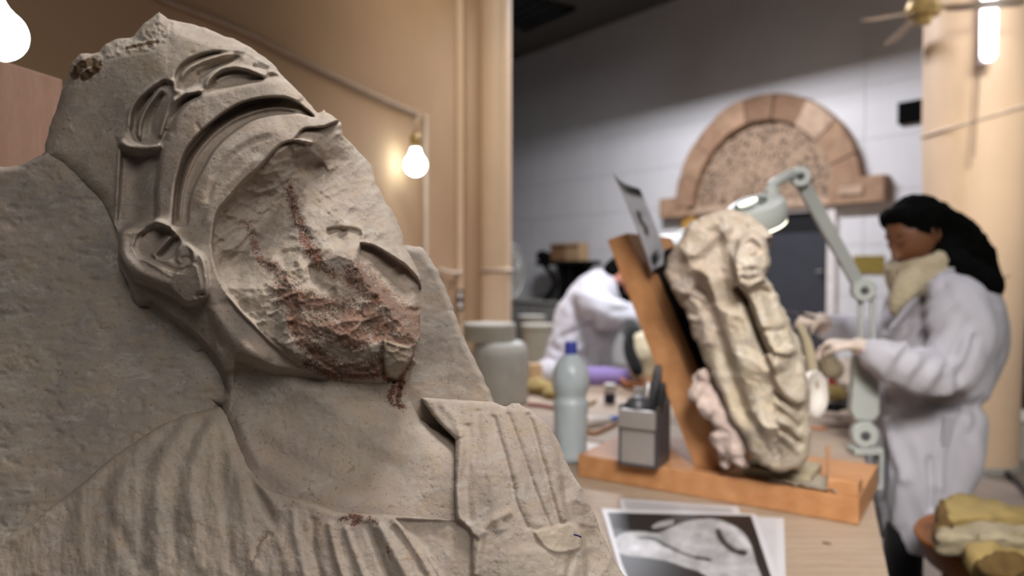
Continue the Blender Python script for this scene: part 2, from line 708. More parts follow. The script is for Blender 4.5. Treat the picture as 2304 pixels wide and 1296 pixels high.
def limestone(name, light, dark, warm, chisel=0.25, sc=1.0, rust=True):
    g = NT(name)
    v = g.coords()
    n1 = g.noise(v, 14 * sc, 6, 0.65)
    c = g.ramp(n1, [(0.36, dark), (0.50, light), (0.62, warm)])
    nb = g.noise(v, 7 * sc, 3, 0.5, 0.4)
    c = g.mix(g.ramp(nb, [(0.46, 0.0), (0.62, 0.45)]), c, (0.40, 0.325, 0.30))
    n2 = g.noise(g.coords((1, 1, 2.0)), 34 * sc, 6, 0.7, 0.6)
    c = g.mix(g.ramp(n2, [(0.52, 0.0), (0.66, 0.50)]), c, (0.42, 0.325, 0.225))
    c = g.mix(g.ramp(n2, [(0.34, 0.55), (0.46, 0.0)]), c, (0.52, 0.49, 0.45))
    # thin ochre veins and grey specks
    n3 = g.noise(v, 85 * sc, 6, 0.75, 1.5)
    c = g.mix(g.ramp(n3, [(0.58, 0.0), (0.66, 0.65)]), c, (0.27, 0.19, 0.115))
    n4 = g.noise(v, 260 * sc, 4, 0.7)
    c = g.mix(g.ramp(n4, [(0.61, 0.0), (0.68, 0.6)]), c, (0.15, 0.115, 0.08))
    if rust:
        at = g.n('ShaderNodeAttribute', attribute_name='rust')
        n5 = g.noise(v, 520, 5, 0.8, 0.8)
        n6 = g.noise(v, 60, 5, 0.7)
        k = g.math('MULTIPLY_ADD', at.outputs['Fac'], 0.80, -0.42)
        k = g.math('ADD', k, g.math('MULTIPLY_ADD', n5, 2.6, -1.3))
        k = g.math('ADD', k, g.math('MULTIPLY_ADD', n6, 1.2, -0.60))
        k = g.ramp(k, [(0.0, 0.0), (0.10, 0.92)])
        rc = g.ramp(n6, [(0.38, (0.045, 0.020, 0.015)), (0.52, (0.13, 0.045, 0.030)), (0.68, (0.25, 0.10, 0.06))])
        pinkish = g.mix(g.math('MULTIPLY', at.outputs['Fac'], 0.30), c, (0.42, 0.28, 0.23))
        c = g.mix(k, pinkish, rc)
        at2 = g.n('ShaderNodeAttribute', attribute_name='crust')
        k2 = g.math('ADD', g.math('MULTIPLY_ADD', at2.outputs['Fac'], 0.8, -0.42), g.math('MULTIPLY_ADD', n5, 1.0, -0.5))
        c = g.mix(g.ramp(k2, [(0.0, 0.0), (0.10, 1.0)]), c, (0.10, 0.062, 0.035))
        at3 = g.n('ShaderNodeAttribute', attribute_name='clean')
        c = g.mix(g.math('MULTIPLY', at3.outputs['Fac'], 0.7), c, (0.50, 0.43, 0.34))
    g.l(c, g.b.inputs['Base Color'])
    g.b.inputs['Roughness'].default_value = 0.88
    g.b.inputs['Specular IOR Level'].default_value = 0.25
    h = g.math('ADD', g.math('MULTIPLY', n3, 0.5), g.noise(v, 330 * sc, 4, 0.7))
    g.bump(h, chisel, 0.0012 / sc)
    return g.m


def wood(name, light, dark, axis=0, scale=1.0, knots=True, rough=0.55):
    g = NT(name)
    s = [7.0, 7.0, 7.0]
    s[axis] = 0.7
    v = g.coords([k * scale for k in s])
    n = g.noise(v, 3.0, 5, 0.6, 1.6)
    w = g.n('ShaderNodeTexWave', wave_type='BANDS', bands_direction='Y' if axis == 0 else 'X')
    w.inputs['Scale'].default_value = 1.6
    w.inputs['Distortion'].default_value = 5.5
    w.inputs['Detail'].default_value = 3
    w.inputs['Detail Scale'].default_value = 1.4
    g.l(v, w.inputs['Vector'])
    c = g.mix(g.math('MULTIPLY', w.outputs['Fac'], 0.40), light, dark)
    c = g.mix(g.ramp(n, [(0.35, 0.0), (0.75, 0.7)]), c, dark)
    fine = g.noise(g.coords([k * 6 * scale for k in s]), 8, 3)
    c = g.mix(g.ramp(fine, [(0.45, 0.0), (0.7, 0.25)]), c, [x * 0.6 for x in dark])
    if knots:
        vo = g.n('ShaderNodeTexVoronoi', feature='F1')
        vo.inputs['Scale'].default_value = 1.0
        kk = [2.6, 2.6, 2.6]
        kk[axis] = 1.4
        g.l(g.coords([k * scale for k in kk]), vo.inputs['Vector'])
        c = g.mix(g.ramp(vo.outputs['Distance'], [(0.03, 0.9), (0.08, 0.0)]), c, [x * 0.25 for x in dark])
    g.l(c, g.b.inputs['Base Color'])
    g.b.inputs['Roughness'].default_value = rough
    g.b.inputs['Specular IOR Level'].default_value = 0.3
    g.bump(fine, 0.15, 0.001)
    return g.m


def cloth(name, col, var=0.06, bump=0.25, scale=18):
    g = NT(name)
    v = g.coords()
    n = g.noise(v, scale, 5, 0.6, 0.8)
    c = g.ramp(n, [(0.3, [x * (1 - var) for x in col]), (0.7, [min(x * (1 + var), 1) for x in col])])
    g.l(c, g.b.inputs['Base Color'])
    g.b.inputs['Roughness'].default_value = 0.9
    g.b.inputs['Specular IOR Level'].default_value = 0.15
    g.b.inputs['Sheen Weight'].default_value = 0.15
    g.bump(n, bump, 0.006)
    return g.m


def glow(name, col, strength):
    g = NT(name)
    g.b.inputs['Base Color'].default_value = (*col, 1)
    g.b.inputs['Emission Color'].default_value = (*col, 1)
    g.b.inputs['Emission Strength'].default_value = strength
    return g.m


M = {}
M['stone'] = limestone('limestone', (0.44, 0.378, 0.330), (0.345, 0.298, 0.262), (0.47, 0.395, 0.325), 0.5)
M['stone_slab'] = limestone('limestone_slab', (0.37, 0.328, 0.295), (0.285, 0.25, 0.228), (0.41, 0.345, 0.285), 0.4)
M['stone_far'] = limestone('limestone_relief', (0.43, 0.38, 0.31), (0.33, 0.28, 0.215), (0.47, 0.40, 0.30), 0.5, 0.5, rust=False)
M['bare_wood'] = wood('pale_planks', (0.44, 0.345, 0.265), (0.31, 0.225, 0.16), 0, 0.9)
M['easel_wood'] = wood('orange_pine', (0.52, 0.27, 0.125), (0.36, 0.155, 0.06), 0, 0.9, False, 0.5)
M['pink_ply'] = wood('pinkish_plywood', (0.46, 0.29, 0.22), (0.38, 0.22, 0.165), 2, 1.2, False, 0.7)
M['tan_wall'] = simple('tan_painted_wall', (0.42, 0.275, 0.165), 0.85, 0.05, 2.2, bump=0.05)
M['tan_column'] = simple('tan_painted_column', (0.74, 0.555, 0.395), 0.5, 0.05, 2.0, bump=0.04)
M['white_wall'] = simple('white_block_wall', (0.74, 0.735, 0.745), 0.8, 0.04, 1.6, bump=0.05)
M['dark_ceiling'] = simple('dark_ceiling', (0.10, 0.095, 0.085), 0.9, 0.08, 1.0)
M['floor'] = simple('worn_stone_floor', (0.20, 0.165, 0.145), 0.45, 0.25, 3.5, bump=0.1)
M['coat'] = cloth('white_cotton', (0.46, 0.455, 0.51), 0.04, 0.5, 14)
M['trousers'] = cloth('black_cloth', (0.008, 0.008, 0.009))
M['scarf'] = cloth('cream_knit', (0.50, 0.43, 0.30), 0.12, 0.9, 70)
M['purple'] = cloth('purple_plastic', (0.27, 0.20, 0.45), 0.08, 0.3, 20)
M['glove'] = simple('cream_latex', (0.62, 0.52, 0.45), 0.5, 0.08, 60)
M['skin'] = simple('brown_skin', (0.19, 0.08, 0.04), 0.5, 0.1, 30)
M['skin_pink'] = simple('pink_skin', (0.60, 0.25, 0.18), 0.5, 0.1, 30)
M['hair'] = simple('black_hair', (0.004, 0.004, 0.004), 0.95, 0.3, 60, spec=0.03)
M['lash'] = simple('dark_lash', (0.03, 0.012, 0.008), 0.6)
M['lamp_grey'] = simple('grey_green_enamel', (0.40, 0.425, 0.41), 0.4, 0.05, 8)
M['lamp_dark'] = simple('dark_rubber', (0.06, 0.065, 0.065), 0.6)
M['glass'] = simple('magnifier_glass', (0.75, 0.8, 0.8), 0.05, 0.01, 5, trans=0.9)
M['tube_glow'] = glow('lit_tube', (0.93, 0.95, 1.0), 5.0)
M['lamp_glow'] = glow('lit_lamp_ring', (1.0, 0.97, 0.78), 2.6)
M['lamp_glow_far'] = glow('lit_far_lamp', (0.80, 1.0, 1.0), 3.5)
M['bulb_glow'] = glow('lit_bulb', (0.88, 1.0, 0.97), 14.0)
M['bulb_cap'] = simple('bulb_cap_metal', (0.35, 0.33, 0.28), 0.4, metal=0.7)
M['cable'] = simple('tan_cable', (0.36, 0.26, 0.19), 0.6)
M['cable_pale'] = simple('pale_cable', (0.62, 0.52, 0.43), 0.6)
M['black'] = simple('black_plastic', (0.012, 0.012, 0.013), 0.5)
M['gap_black'] = simple('gap_black', (0.010, 0.009, 0.010), 0.95, spec=0.05)
M['near_black'] = simple('black_iron', (0.006, 0.006, 0.006), 0.9, spec=0.05)
M['brown_box'] = simple('brown_card', (0.24, 0.13, 0.065), 0.8)
M['tan_box'] = simple('tan_card', (0.42, 0.28, 0.15), 0.8)
M['grey_cabinet'] = simple('grey_cabinet', (0.30, 0.295, 0.28), 0.6, 0.1, 5)
M['arch_stone'] = [simple('pink_limestone_' + w, c, 0.85, 0.2, 7, bump=0.3) for w, c in (('a', (0.33, 0.20, 0.125)), ('b', (0.38, 0.24, 0.15)), ('c', (0.24, 0.14, 0.085)), ('d', (0.48, 0.34, 0.24)))]
M['ochre'] = simple('ochre_stone', (0.55, 0.30, 0.07), 0.7)
M['door_dark'] = simple('painted_doorway_dark', (0.008, 0.008, 0.010), 0.8)  # near-black colour stands in for the unlit space of the doorway
M['door_grey'] = simple('slate_door_leaf', (0.050, 0.052, 0.064), 0.5, 0.08, 4)
M['white_frame'] = simple('white_frame', (0.80, 0.74, 0.72), 0.5)
M['brass'] = simple('aged_brass', (0.36, 0.27, 0.07), 0.4, 0.15, 20, metal=0.35)
M['fan_brass'] = simple('fan_brass', (0.36, 0.25, 0.10), 0.4, 0.15, 20, metal=0.4)
M['fan_blade'] = simple('fan_blade_wood', (0.33, 0.25, 0.18), 0.5)
M['milky'] = simple('milky_plastic', (0.42, 0.41, 0.375), 0.5, 0.10, 14, bump=0.2)
M['milky_top'] = simple('off_white_lid', (0.42, 0.405, 0.35), 0.5, 0.08, 14)
M['bottle'] = simple('bluish_bottle_plastic', (0.46, 0.53, 0.57), 0.25, 0.04, 20, trans=0.12)
M['bottle_water'] = simple('cloudy_water', (0.36, 0.42, 0.42), 0.3, 0.04, 20)
M['blue_cap'] = simple('blue_cap', (0.045, 0.06, 0.32), 0.4)
M['bright_blue'] = simple('bright_blue_cap', (0.10, 0.18, 0.60), 0.4)
M['steel'] = simple('brushed_steel', (0.42, 0.40, 0.39), 0.35, 0.06, 12, metal=0.55)
M['steel_dark'] = simple('dark_steel', (0.07, 0.07, 0.08), 0.4, metal=0.3)
M['towel'] = cloth('pale_pink_towel', (0.50, 0.40, 0.36), 0.1, 0.9, 40)
M['foam'] = simple('yellow_foam', (0.30, 0.22, 0.085), 0.9, 0.15, 9, bump=0.3)
M['foam_pale'] = simple('pale_yellow_foam', (0.33, 0.28, 0.19), 0.9, 0.12, 9, bump=0.3)
M['foam_brown'] = simple('brown_foam', (0.11, 0.065, 0.018), 0.9, 0.3, 14, bump=0.3)
M['basin'] = simple('orange_basin', (0.34, 0.12, 0.025), 0.45, 0.15, 9)
M['red'] = simple('red_plastic', (0.45, 0.03, 0.03), 0.5)
M['tissue'] = cloth('white_tissue', (0.70, 0.62, 0.56), 0.06, 0.8, 50)
M['plaster'] = simple('cream_plaster', (0.62, 0.55, 0.40), 0.85, 0.1, 12, bump=0.2)
M['white_plastic'] = simple('white_plastic', (0.66, 0.62, 0.58), 0.4)
M['navy'] = simple('navy_glass', (0.02, 0.025, 0.07), 0.3)
M['tool_wood'] = simple('tool_handle_wood', (0.33, 0.17, 0.09), 0.6)
M['tool_red'] = simple('dark_red_handle', (0.24, 0.05, 0.035), 0.5)
M['terracotta'] = simple('orange_clay', (0.50, 0.22, 0.11), 0.7)
M['tape'] = simple('clear_film', (0.60, 0.54, 0.44), 0.3, 0.1, 20)
M['ink'] = simple('blue_ink', (0.03, 0.03, 0.20), 0.5)


def print_mat():
    g = NT('printed_paper')
    a = g.n('ShaderNodeAttribute', attribute_name='ink_tone')
    g.l(a.outputs['Color'], g.b.inputs['Base Color'])
    g.b.inputs['Roughness'].default_value = 0.45
    return g.m


M['print'] = print_mat()


def screen_mat():
    """pierced carved screen seen from far: its openings painted as dark cells on pink stone"""
    g = NT('pierced_screen_stone')
    v = g.coords()
    vo = g.n('ShaderNodeTexVoronoi', feature='DISTANCE_TO_EDGE')
    vo.inputs['Scale'].default_value = 13
    g.l(v, vo.inputs['Vector'])
    n = g.noise(v, 2.2, 4)
    hole_shade = g.ramp(g.math('ADD', vo.outputs['Distance'], g.math('MULTIPLY_ADD', n, 0.5, -0.25)), [(0.10, 0.0), (0.28, 1.0)])  # shade of the openings put into the colour
    c = g.mix(g.math('MULTIPLY', hole_shade, 0.95), (0.40, 0.28, 0.19), (0.05, 0.03, 0.02))
    g.l(c, g.b.inputs['Base Color'])
    g.b.inputs['Roughness'].default_value = 0.9
    g.bump(vo.outputs['Distance'], 0.6, 0.02)
    return g.m


M['screen'] = screen_mat()
# ================================================================ the large bust in front
U0 = 0.0004          # one pixel unit of relief in metres at the bust
D0 = 0.70
LEAN = 0.30            # the stone leans back
TABLE_Z = 0.85

bust = thing('stone_bust', 'large broken limestone head and draped shoulders against a stone slab, in the foreground', 'sculpture', (-0.12, 0.66, TABLE_Z + 0.06))

# ---------------------------------------------------------------- backing slab
R = Raster(-330, 1170, 320, 1640, 4)
R.H = R.tps([(0, 375, -92), (0, 800, -84), (0, 1200, -30), (250, 500, -82), (450, 850, -84), (300, 1000, -60), (900, 560, -150), (1050, 760, -165),
             (1110, 900, -165), (700, 700, -140), (900, 1000, -150), (100, 350, -82), (-300, 600, -125), (600, 1400, -90), (0, 1500, 0), (1100, 1500, -140)])
X, Y = R.X, R.Y
R.H += 2.4 * fbm(X / 70, Y / 55, oct=4, seed=3)
# point-chisel marks, nearly horizontal on the left
ch = fbm(X / 34 + 0.3 * fbm(X / 60, Y / 60, oct=2, seed=8), Y / 9.0, oct=4, seed=21)
R.H += (1.3 * ch + 1.6 * np.clip(ch - 0.25, 0, 1) * -1) * smst((700 - X) / 200)
pit = fbm(X / 26, Y / 15, oct=3, seed=40)
R.H -= 4.0 * np.clip(pit - 0.48, 0, 0.5) * smst((800 - X) / 200) * 2
R.H += 1.2 * fbm(X / 22, Y / 20, oct=4, seed=51) * smst((X - 700) / 200)
# pale smooth wedge next to the turban, thin bright rim
R.H += 3.0 * R.mask([(90, 352), (135, 372), (290, 545), (300, 640), (230, 520), (120, 400)], 30)
R.stroke([(-20, 372), (60, 368), (100, 350)], 5, 9, taper=0)
sl = [(-330, 395), (-150, 388), (0, 376), (40, 372), (92, 349), (140, 300), (400, 330), (905, 552), (945, 555), (962, 568), (985, 608), (1010, 665), (1024, 705), (1040, 750), (1058, 790), (1075, 822),
      (1110, 900), (1150, 1010), (1165, 1300), (1165, 1635), (-325, 1635)]
R.H += LEAN * (R.Y - 650)
me = R.mesh('backing_slab', sl, D0, U0, 0.075, rim=26, rimw=14, rough_edge=2.0)
link('backing_slab', me, M['stone_slab'], bust)

# ---------------------------------------------------------------- head and neck
R = Raster(70, 1080, 10, 1290, 2.5)
R.gain = 1.45
X, Y = R.X, R.Y
R.H = R.tps([(110, 340, -66), (130, 240, -72), (180, 180, -52), (240, 110, -35), (355, 35, -15), (180, 350, -50), (250, 250, -12), (270, 500, -38), (300, 420, -8),
             (400, 100, 22), (520, 85, 5), (380, 250, 48), (450, 330, 75), (500, 260, 66), (560, 180, 45), (640, 170, 20), (700, 235, 5),
             (420, 480, 78), (470, 600, 98), (560, 420, 100), (620, 330, 82), (700, 330, 50), (770, 290, 5), (820, 350, -5), (870, 450, -8), (905, 540, -5), (940, 620, 12), (945, 740, 22),
             (780, 520, 62), (650, 560, 105), (560, 700, 112), (700, 760, 108), (800, 820, 95), (880, 830, 72), (930, 820, 40), (540, 790, 98), (480, 700, 70),
             (340, 580, 40), (290, 600, 14), (330, 700, -48), (400, 740, -32), (440, 820, -62), (500, 860, -42), (500, 780, 10),
             (560, 870, 20), (700, 900, 34), (850, 900, 25), (920, 920, -6), (945, 950, -30), (1000, 985, -14), (970, 1020, 22), (600, 1000, 20), (750, 1020, 42), (900, 1080, 45), (700, 1120, 62), (850, 1150, 85), (1030, 1100, 45),
             (520, 940, -2), (560, 1080, 30), (650, 1200, 70), (1000, 1200, 70)])

# turban end: plain back part, chiselled rim at the very top
R.edge([(128, 250), (160, 180), (225, 130), (300, 105), (360, 92), (385, 90)], 7, 14, 90, side=1, k=4)
top = R.mask([(150, 190), (165, 120), (240, 85), (300, 70), (355, 25), (400, 40), (375, 95), (330, 115), (240, 135), (200, 190)], 16)
R.H += top * (3.5 * fbm(X / 8, Y / 7, oct=3, seed=61) - 5)
# sloping plane on the crown that catches the light
R.edge([(385, 62), (470, 92), (560, 122), (640, 178), (700, 245)], -14, 26, 120, side=-1, k=4, taper=0.05)

# cylinder-like fold left of the band (dark hollow)
R.poly([(273, 338), (350, 338), (352, 430), (345, 505), (268, 512), (270, 430)], -19, 16)
R.stroke([(310, 345), (306, 420), (300, 505)], -15, 22, taper=0.05)
R.stroke([(271, 330), (266, 400), (261, 505)], 8, 5, taper=0.1)
R.stroke([(268, 315), (285, 327), (310, 336), (340, 335), (366, 322)], 16, 8.5, taper=0.08)
R.poly([(262, 306), (282, 300), (300, 318), (330, 326), (362, 318), (352, 338), (310, 345), (274, 338)], 8, 8)

# leaf-shaped folds of the turban
R.poly([(293, 296), (296, 255), (312, 225), (342, 198), (368, 182), (390, 192), (386, 240), (372, 300), (350, 325), (312, 322)], -20, 10)
R.stroke([(314, 318), (314, 285), (326, 250), (345, 222), (366, 196)], 19, 4.6, taper=0.10)
R.stroke([(293, 296), (296, 255), (312, 225), (342, 198), (370, 180)], 7, 7)
R.stroke([(304, 300), (306, 262), (325, 228), (345, 205)], -9, 6)
R.stroke([(338, 312), (340, 275), (355, 235), (372, 205)], -16, 10)
R.stroke([(357, 322), (366, 285), (378, 250), (392, 225), (420, 208), (470, 203)], 21, 7.5, taper=0.12)
R.stroke([(381, 305), (392, 262), (418, 226), (455, 212)], -13, 8)
R.stroke([(370, 320), (378, 290)], -9, 6)
# second leaf
R.poly([(392, 200), (394, 168), (412, 142), (440, 126), (480, 117), (545, 118), (530, 138), (490, 152), (466, 172), (452, 200), (420, 206)], -12, 8)
R.stroke([(396, 182), (408, 155), (440, 135), (480, 121), (504, 119)], -9, 6)
R.stroke([(398, 188), (420, 158), (452, 140), (495, 126), (536, 119)], 14, 5, taper=0.15)
R.stroke([(440, 178), (462, 160), (500, 146), (545, 126)], -17, 8, taper=0.12)
R.stroke([(410, 196), (432, 180), (452, 176)], -8, 12)
R.stroke([(390, 216), (404, 212), (420, 203)], -9, 7)
R.stroke([(384, 176), (392, 200), (412, 208)], 6, 7)
# third leaf
R.stroke([(459, 202), (472, 176), (495, 156), (530, 150), (562, 156), (586, 166), (602, 174)], 17, 4.8, taper=0.07)
R.poly([(464, 200), (480, 176), (505, 162), (540, 158), (580, 170), (585, 178), (520, 192)], -14, 7)
R.stroke([(480, 188), (520, 170), (572, 168)], 6, 4)
R.stroke([(566, 150), (585, 152), (604, 160)], -12, 7)
R.stroke([(590, 166), (612, 161), (636, 174)], 9, 4)
R.stroke([(604, 170), (622, 170), (638, 178)], -8, 5)
R.edge([(545, 115), (585, 140), (625, 160)], 8, 8, 40, side=-1)

# broad outer band: flat and raised, undercut on the face side
b_out = [(347, 508), (352, 430), (362, 350), (378, 292), (402, 250), (438, 218), (480, 205), (540, 192), (600, 179), (655, 176), (690, 205)]
b_in = [(386, 507), (392, 450), (397, 405), (413, 350), (430, 322), (454, 295), (492, 263), (520, 244), (547, 231), (589, 221), (632, 219), (650, 222), (668, 230)]
R.poly(b_out + b_in[::-1], 15, 10, k=3)
R.stroke(b_out[1:-1], -5, 6)
g_in = [(421, 507), (424, 470), (430, 440), (440, 415), (452, 392), (475, 350), (492, 328), (513, 308), (555, 278), (589, 264), (632, 257), (672, 256), (706, 262)]
R.poly(b_in + g_in[::-1], -33, 6, k=3)
R.stroke([(404, 505), (408, 455), (418, 405), (440, 352), (476, 308), (520, 274), (560, 256), (600, 245), (640, 243), (690, 255)], 10, 4.5, taper=0.06)
R.stroke([(388, 507), (396, 440), (404, 400), (418, 356), (458, 303), (497, 270), (550, 240), (592, 229), (640, 227)], -9, 6, taper=0.05)
# inner band (brow of the face)
c_in = [(477, 565), (474, 545), (478, 510), (485, 482), (496, 460), (513, 444), (530, 423), (547, 405), (581, 376), (611, 342), (634, 322), (657, 313), (687, 318)]
R.stroke([(440, 480), (452, 440), (480, 385), (530, 335), (590, 298), (650, 285)], 9, 26, taper=0.1)
R.stroke([(462, 470), (483, 400), (515, 355), (566, 321), (620, 303)], -5, 7)
R.stroke([(463, 515), (470, 478), (500, 430), (545, 385), (590, 345)], 5, 9)
R.stroke([(440, 215 + 60), (455, 297)], -3, 3)

# broken face
brk = [(474, 548), (485, 482), (513, 444), (547, 405), (581, 376), (611, 342), (634, 322), (660, 314), (684, 290), (730, 285), (800, 262), (870, 310), (900, 360), (930, 430), (960, 480), (980, 540), (1000, 590),
       (1010, 640), (1010, 705), (1000, 765), (965, 812), (905, 832), (862, 842), (800, 848), (740, 842), (690, 826), (642, 792), (600, 762), (572, 730), (535, 692), (505, 655), (484, 606)]
pb = spline2(brk + [brk[0]], 3)[:-1]
sd = R.sdf(pb)
rimL = R.seg(spline2([(700, 320), (660, 314), (634, 322), (611, 342), (581, 376), (547, 405), (513, 444), (485, 482), (474, 548), (484, 606), (505, 655), (535, 692), (572, 730), (600, 762), (642, 792), (690, 826)], 3))[0]
inb = smst((sd + 3) / 6)
deep = np.interp(Y, [300, 360, 540, 600, 650, 760, 850], [70, 112, 118, 84, 26, 12, 10])
prof = (0.40 * smst((rimL + 2) / 8) + 0.60 * smst(rimL / np.interp(Y, [300, 560, 640], [70, 75, 40]))) * deep * np.exp(-(np.clip(rimL - 70, 0, 999) / 150) ** 2)
R.H -= inb * prof
c1 = R.chips(34, 0.0009, 0.30, 16, 5, 1.7, 0.6, box=(450, 970, 260, 870))
c2 = R.chips(170, 0.006, 0.34, 6, 6, 1.9, -0.55, box=(450, 970, 260, 870))
c3 = R.chips(900, 0.035, 0.35, 1.6, 9, 2.2, -0.5, box=(450, 970, 260, 870))
inb2 = smst(sd / 12)
calm = 0.45 + 0.55 * smst((fbm(X / 90, Y / 90, oct=2, seed=14) + 0.5))
smooth_r = 1 - 0.55 * R.mask([(715, 268), (800, 335), (908, 540), (946, 640), (900, 600), (800, 500), (740, 420)], 60)
striae = fbm((X + Y * 0.8) / 60, (Y - X * 0.7) / 7, oct=3, seed=15)
R.H += inb2 * smooth_r * (1.35 * c1 + calm * (0.60 * c2 + 0.45 * c3) + 1.1 * striae * calm + 1.0 * fbm(X / 9, Y / 7, oct=3, seed=12))
R.stroke([(560, 545), (620, 470), (680, 400), (720, 350)], -12, 24)
R.stroke([(484, 590), (530, 585), (580, 520)], -14, 16)
R.stroke([(500, 610), (580, 600), (640, 590)], 6, 18)
R.stroke([(540, 680), (620, 640), (700, 600)], 10, 26)
R.stroke([(650, 760), (740, 700), (810, 640)], -8, 26)
R.stroke([(620, 790), (720, 770), (830, 770)], 10, 24)
R.stroke([(700, 590), (712, 640), (760, 660)], -10, 12)
R.stroke([(690, 320), (720, 350), (715, 385), (690, 400)], -9, 11)
R.edge([(655, 345), (690, 338), (725, 365), (742, 392)], 8, 6, 40, side=-1)

# light-catching slope along the brow and nose
# overhanging ridge with a smooth hollow beneath
ridge = [(737, 512), (762, 510), (786, 509), (806, 516), (818, 528), (810, 544), (832, 548), (853, 557), (880, 573), (908, 591), (930, 612), (948, 640)]
R.poly([(812, 548), (838, 553), (862, 566), (890, 584), (916, 602), (946, 640), (948, 700), (915, 703), (900, 698), (870, 668), (840, 645), (812, 606), (806, 575)], -40, 8, k=3)
R.stroke([(905, 610), (932, 650), (930, 700)], 15, 14)
R.stroke(ridge[1:], 7, 7, taper=0.06)
R.poly([(735, 515), (785, 513), (812, 520), (806, 548), (770, 560), (742, 552)], -16, 12)
R.poly([(742, 552), (800, 545), (806, 575), (780, 600), (720, 610), (705, 580)], 8, 16)
# chin plug
R.poly([(864, 765), (885, 772), (928, 786), (930, 800), (912, 830), (900, 846), (882, 848), (868, 838), (860, 800)], 9, 7)
R.stroke([(868, 766), (895, 778), (930, 782)], 6, 5)
R.stroke([(862, 775), (858, 815), (870, 848), (895, 862)], -12, 5)
R.stroke([(912, 838), (925, 812), (938, 795)], -10, 5)
R.poly([(878, 862), (898, 852), (912, 866), (910, 892), (888, 896), (876, 884)], -7, 6)
R.stroke([(890, 878), (898, 872), (904, 880)], -6, 4)

# cheek strip between band and break, jaw line and the shaded underside of the jaw
R.stroke([(445, 540), (462, 620), (480, 690), (512, 750), (560, 790), (620, 815)], 7, 16, taper=0.1)
R.stroke([(468, 690), (478, 740), (500, 790)], -5, 8)
jaw = [(470, 700), (482, 745), (498, 780), (520, 803), (545, 806), (580, 818), (615, 831), (660, 838), (700, 842), (745, 845), (800, 850), (862, 850), (905, 842), (935, 820)]
R.edge(jaw[3:], -30, 24, 150, side=1, k=4, taper=0.05)
R.edge([(505, 660), (540, 705), (580, 745), (612, 776), (655, 808), (700, 834), (745, 846)], -12, 8, 50, side=1, k=4)

# under the ear: the shaded back of the neck
R.edge([(330, 660), (372, 705), (430, 748), (480, 800), (503, 850), (512, 895)], -30, 16, 150, side=1, k=4, taper=0.08)
R.edge([(470, 685), (474, 740), (490, 800), (506, 850)], 8, 14, 60, side=-1, k=4)
R.stroke([(440, 790), (480, 850), (505, 900)], -22, 18)

# ear
R.gain = 1.05
ear = [(268, 548), (272, 524), (292, 507), (320, 497), (352, 493), (378, 502), (396, 518), (404, 534), (420, 548), (440, 562), (462, 585), (468, 640), (462, 668), (440, 682), (418, 684), (400, 672), (372, 655), (335, 640), (300, 625), (280, 600), (268, 575)]
R.poly(ear, 46, 12, k=3)
R.poly([(300, 555), (310, 530), (330, 512), (355, 505), (380, 515), (395, 530), (425, 555), (432, 590), (420, 610), (395, 612), (362, 598), (335, 585), (312, 578)], -24, 9, k=3)
R.stroke([(400, 530), (380, 506), (352, 499), (318, 505), (290, 522), (278, 545), (282, 575), (302, 600), (335, 620), (368, 632), (395, 640)], 14, 12, k=4, taper=0.05)
R.stroke([(313, 533), (306, 548), (308, 566), (322, 583), (350, 600), (380, 620), (398, 622)], 6, 4)
R.poly([(318, 528), (345, 512), (374, 514), (374, 524), (350, 548), (336, 548), (320, 540)], -20, 8)
R.stroke([(384, 530), (370, 548), (352, 568), (340, 578)], 16, 6, taper=0.1)
R.stroke([(345, 582), (372, 588), (402, 602), (420, 610)], 9, 10)
R.poly([(352, 572), (380, 545), (398, 532), (406, 542), (400, 560), (388, 580), (362, 582)], -20, 8)
R.poly([(402, 560), (418, 545), (436, 556), (440, 585), (420, 595), (398, 588)], 15, 9)
R.stroke([(404, 585), (420, 580), (432, 590)], -7, 5)
R.poly([(394, 616), (405, 598), (440, 594), (450, 620), (455, 650), (440, 676), (420, 682), (404, 668), (384, 648)], 14, 9)
R.stroke([(400, 600), (438, 594)], 7, 5, taper=0.2)
R.stroke([(440, 672), (448, 662), (462, 664)], -10, 5)

# neck forms
R.gain = 0.75
R.stroke([(520, 870), (600, 930), (700, 990), (820, 1040), (930, 1060)], -14, 34)
R.stroke([(620, 860), (720, 900), (820, 960), (900, 1030)], 12, 26)
R.stroke([(560, 960), (640, 1030), (740, 1070), (850, 1075)], -12, 26)
R.stroke([(560, 1010), (650, 1085), (760, 1120), (900, 1140)], 8, 24)
R.stroke([(530, 930), (560, 1000), (590, 1060)], 6, 12)

# overall worn skin and tiny chips
R.H += 1.6 * fbm(X / 46, Y / 46, oct=3, seed=31) + 0.55 * fbm(X / 11, Y / 11, oct=3, seed=33)
R.H -= 3.0 * np.clip(fbm(X / 12, Y / 8, oct=3, seed=35) - 0.75, 0, 1)

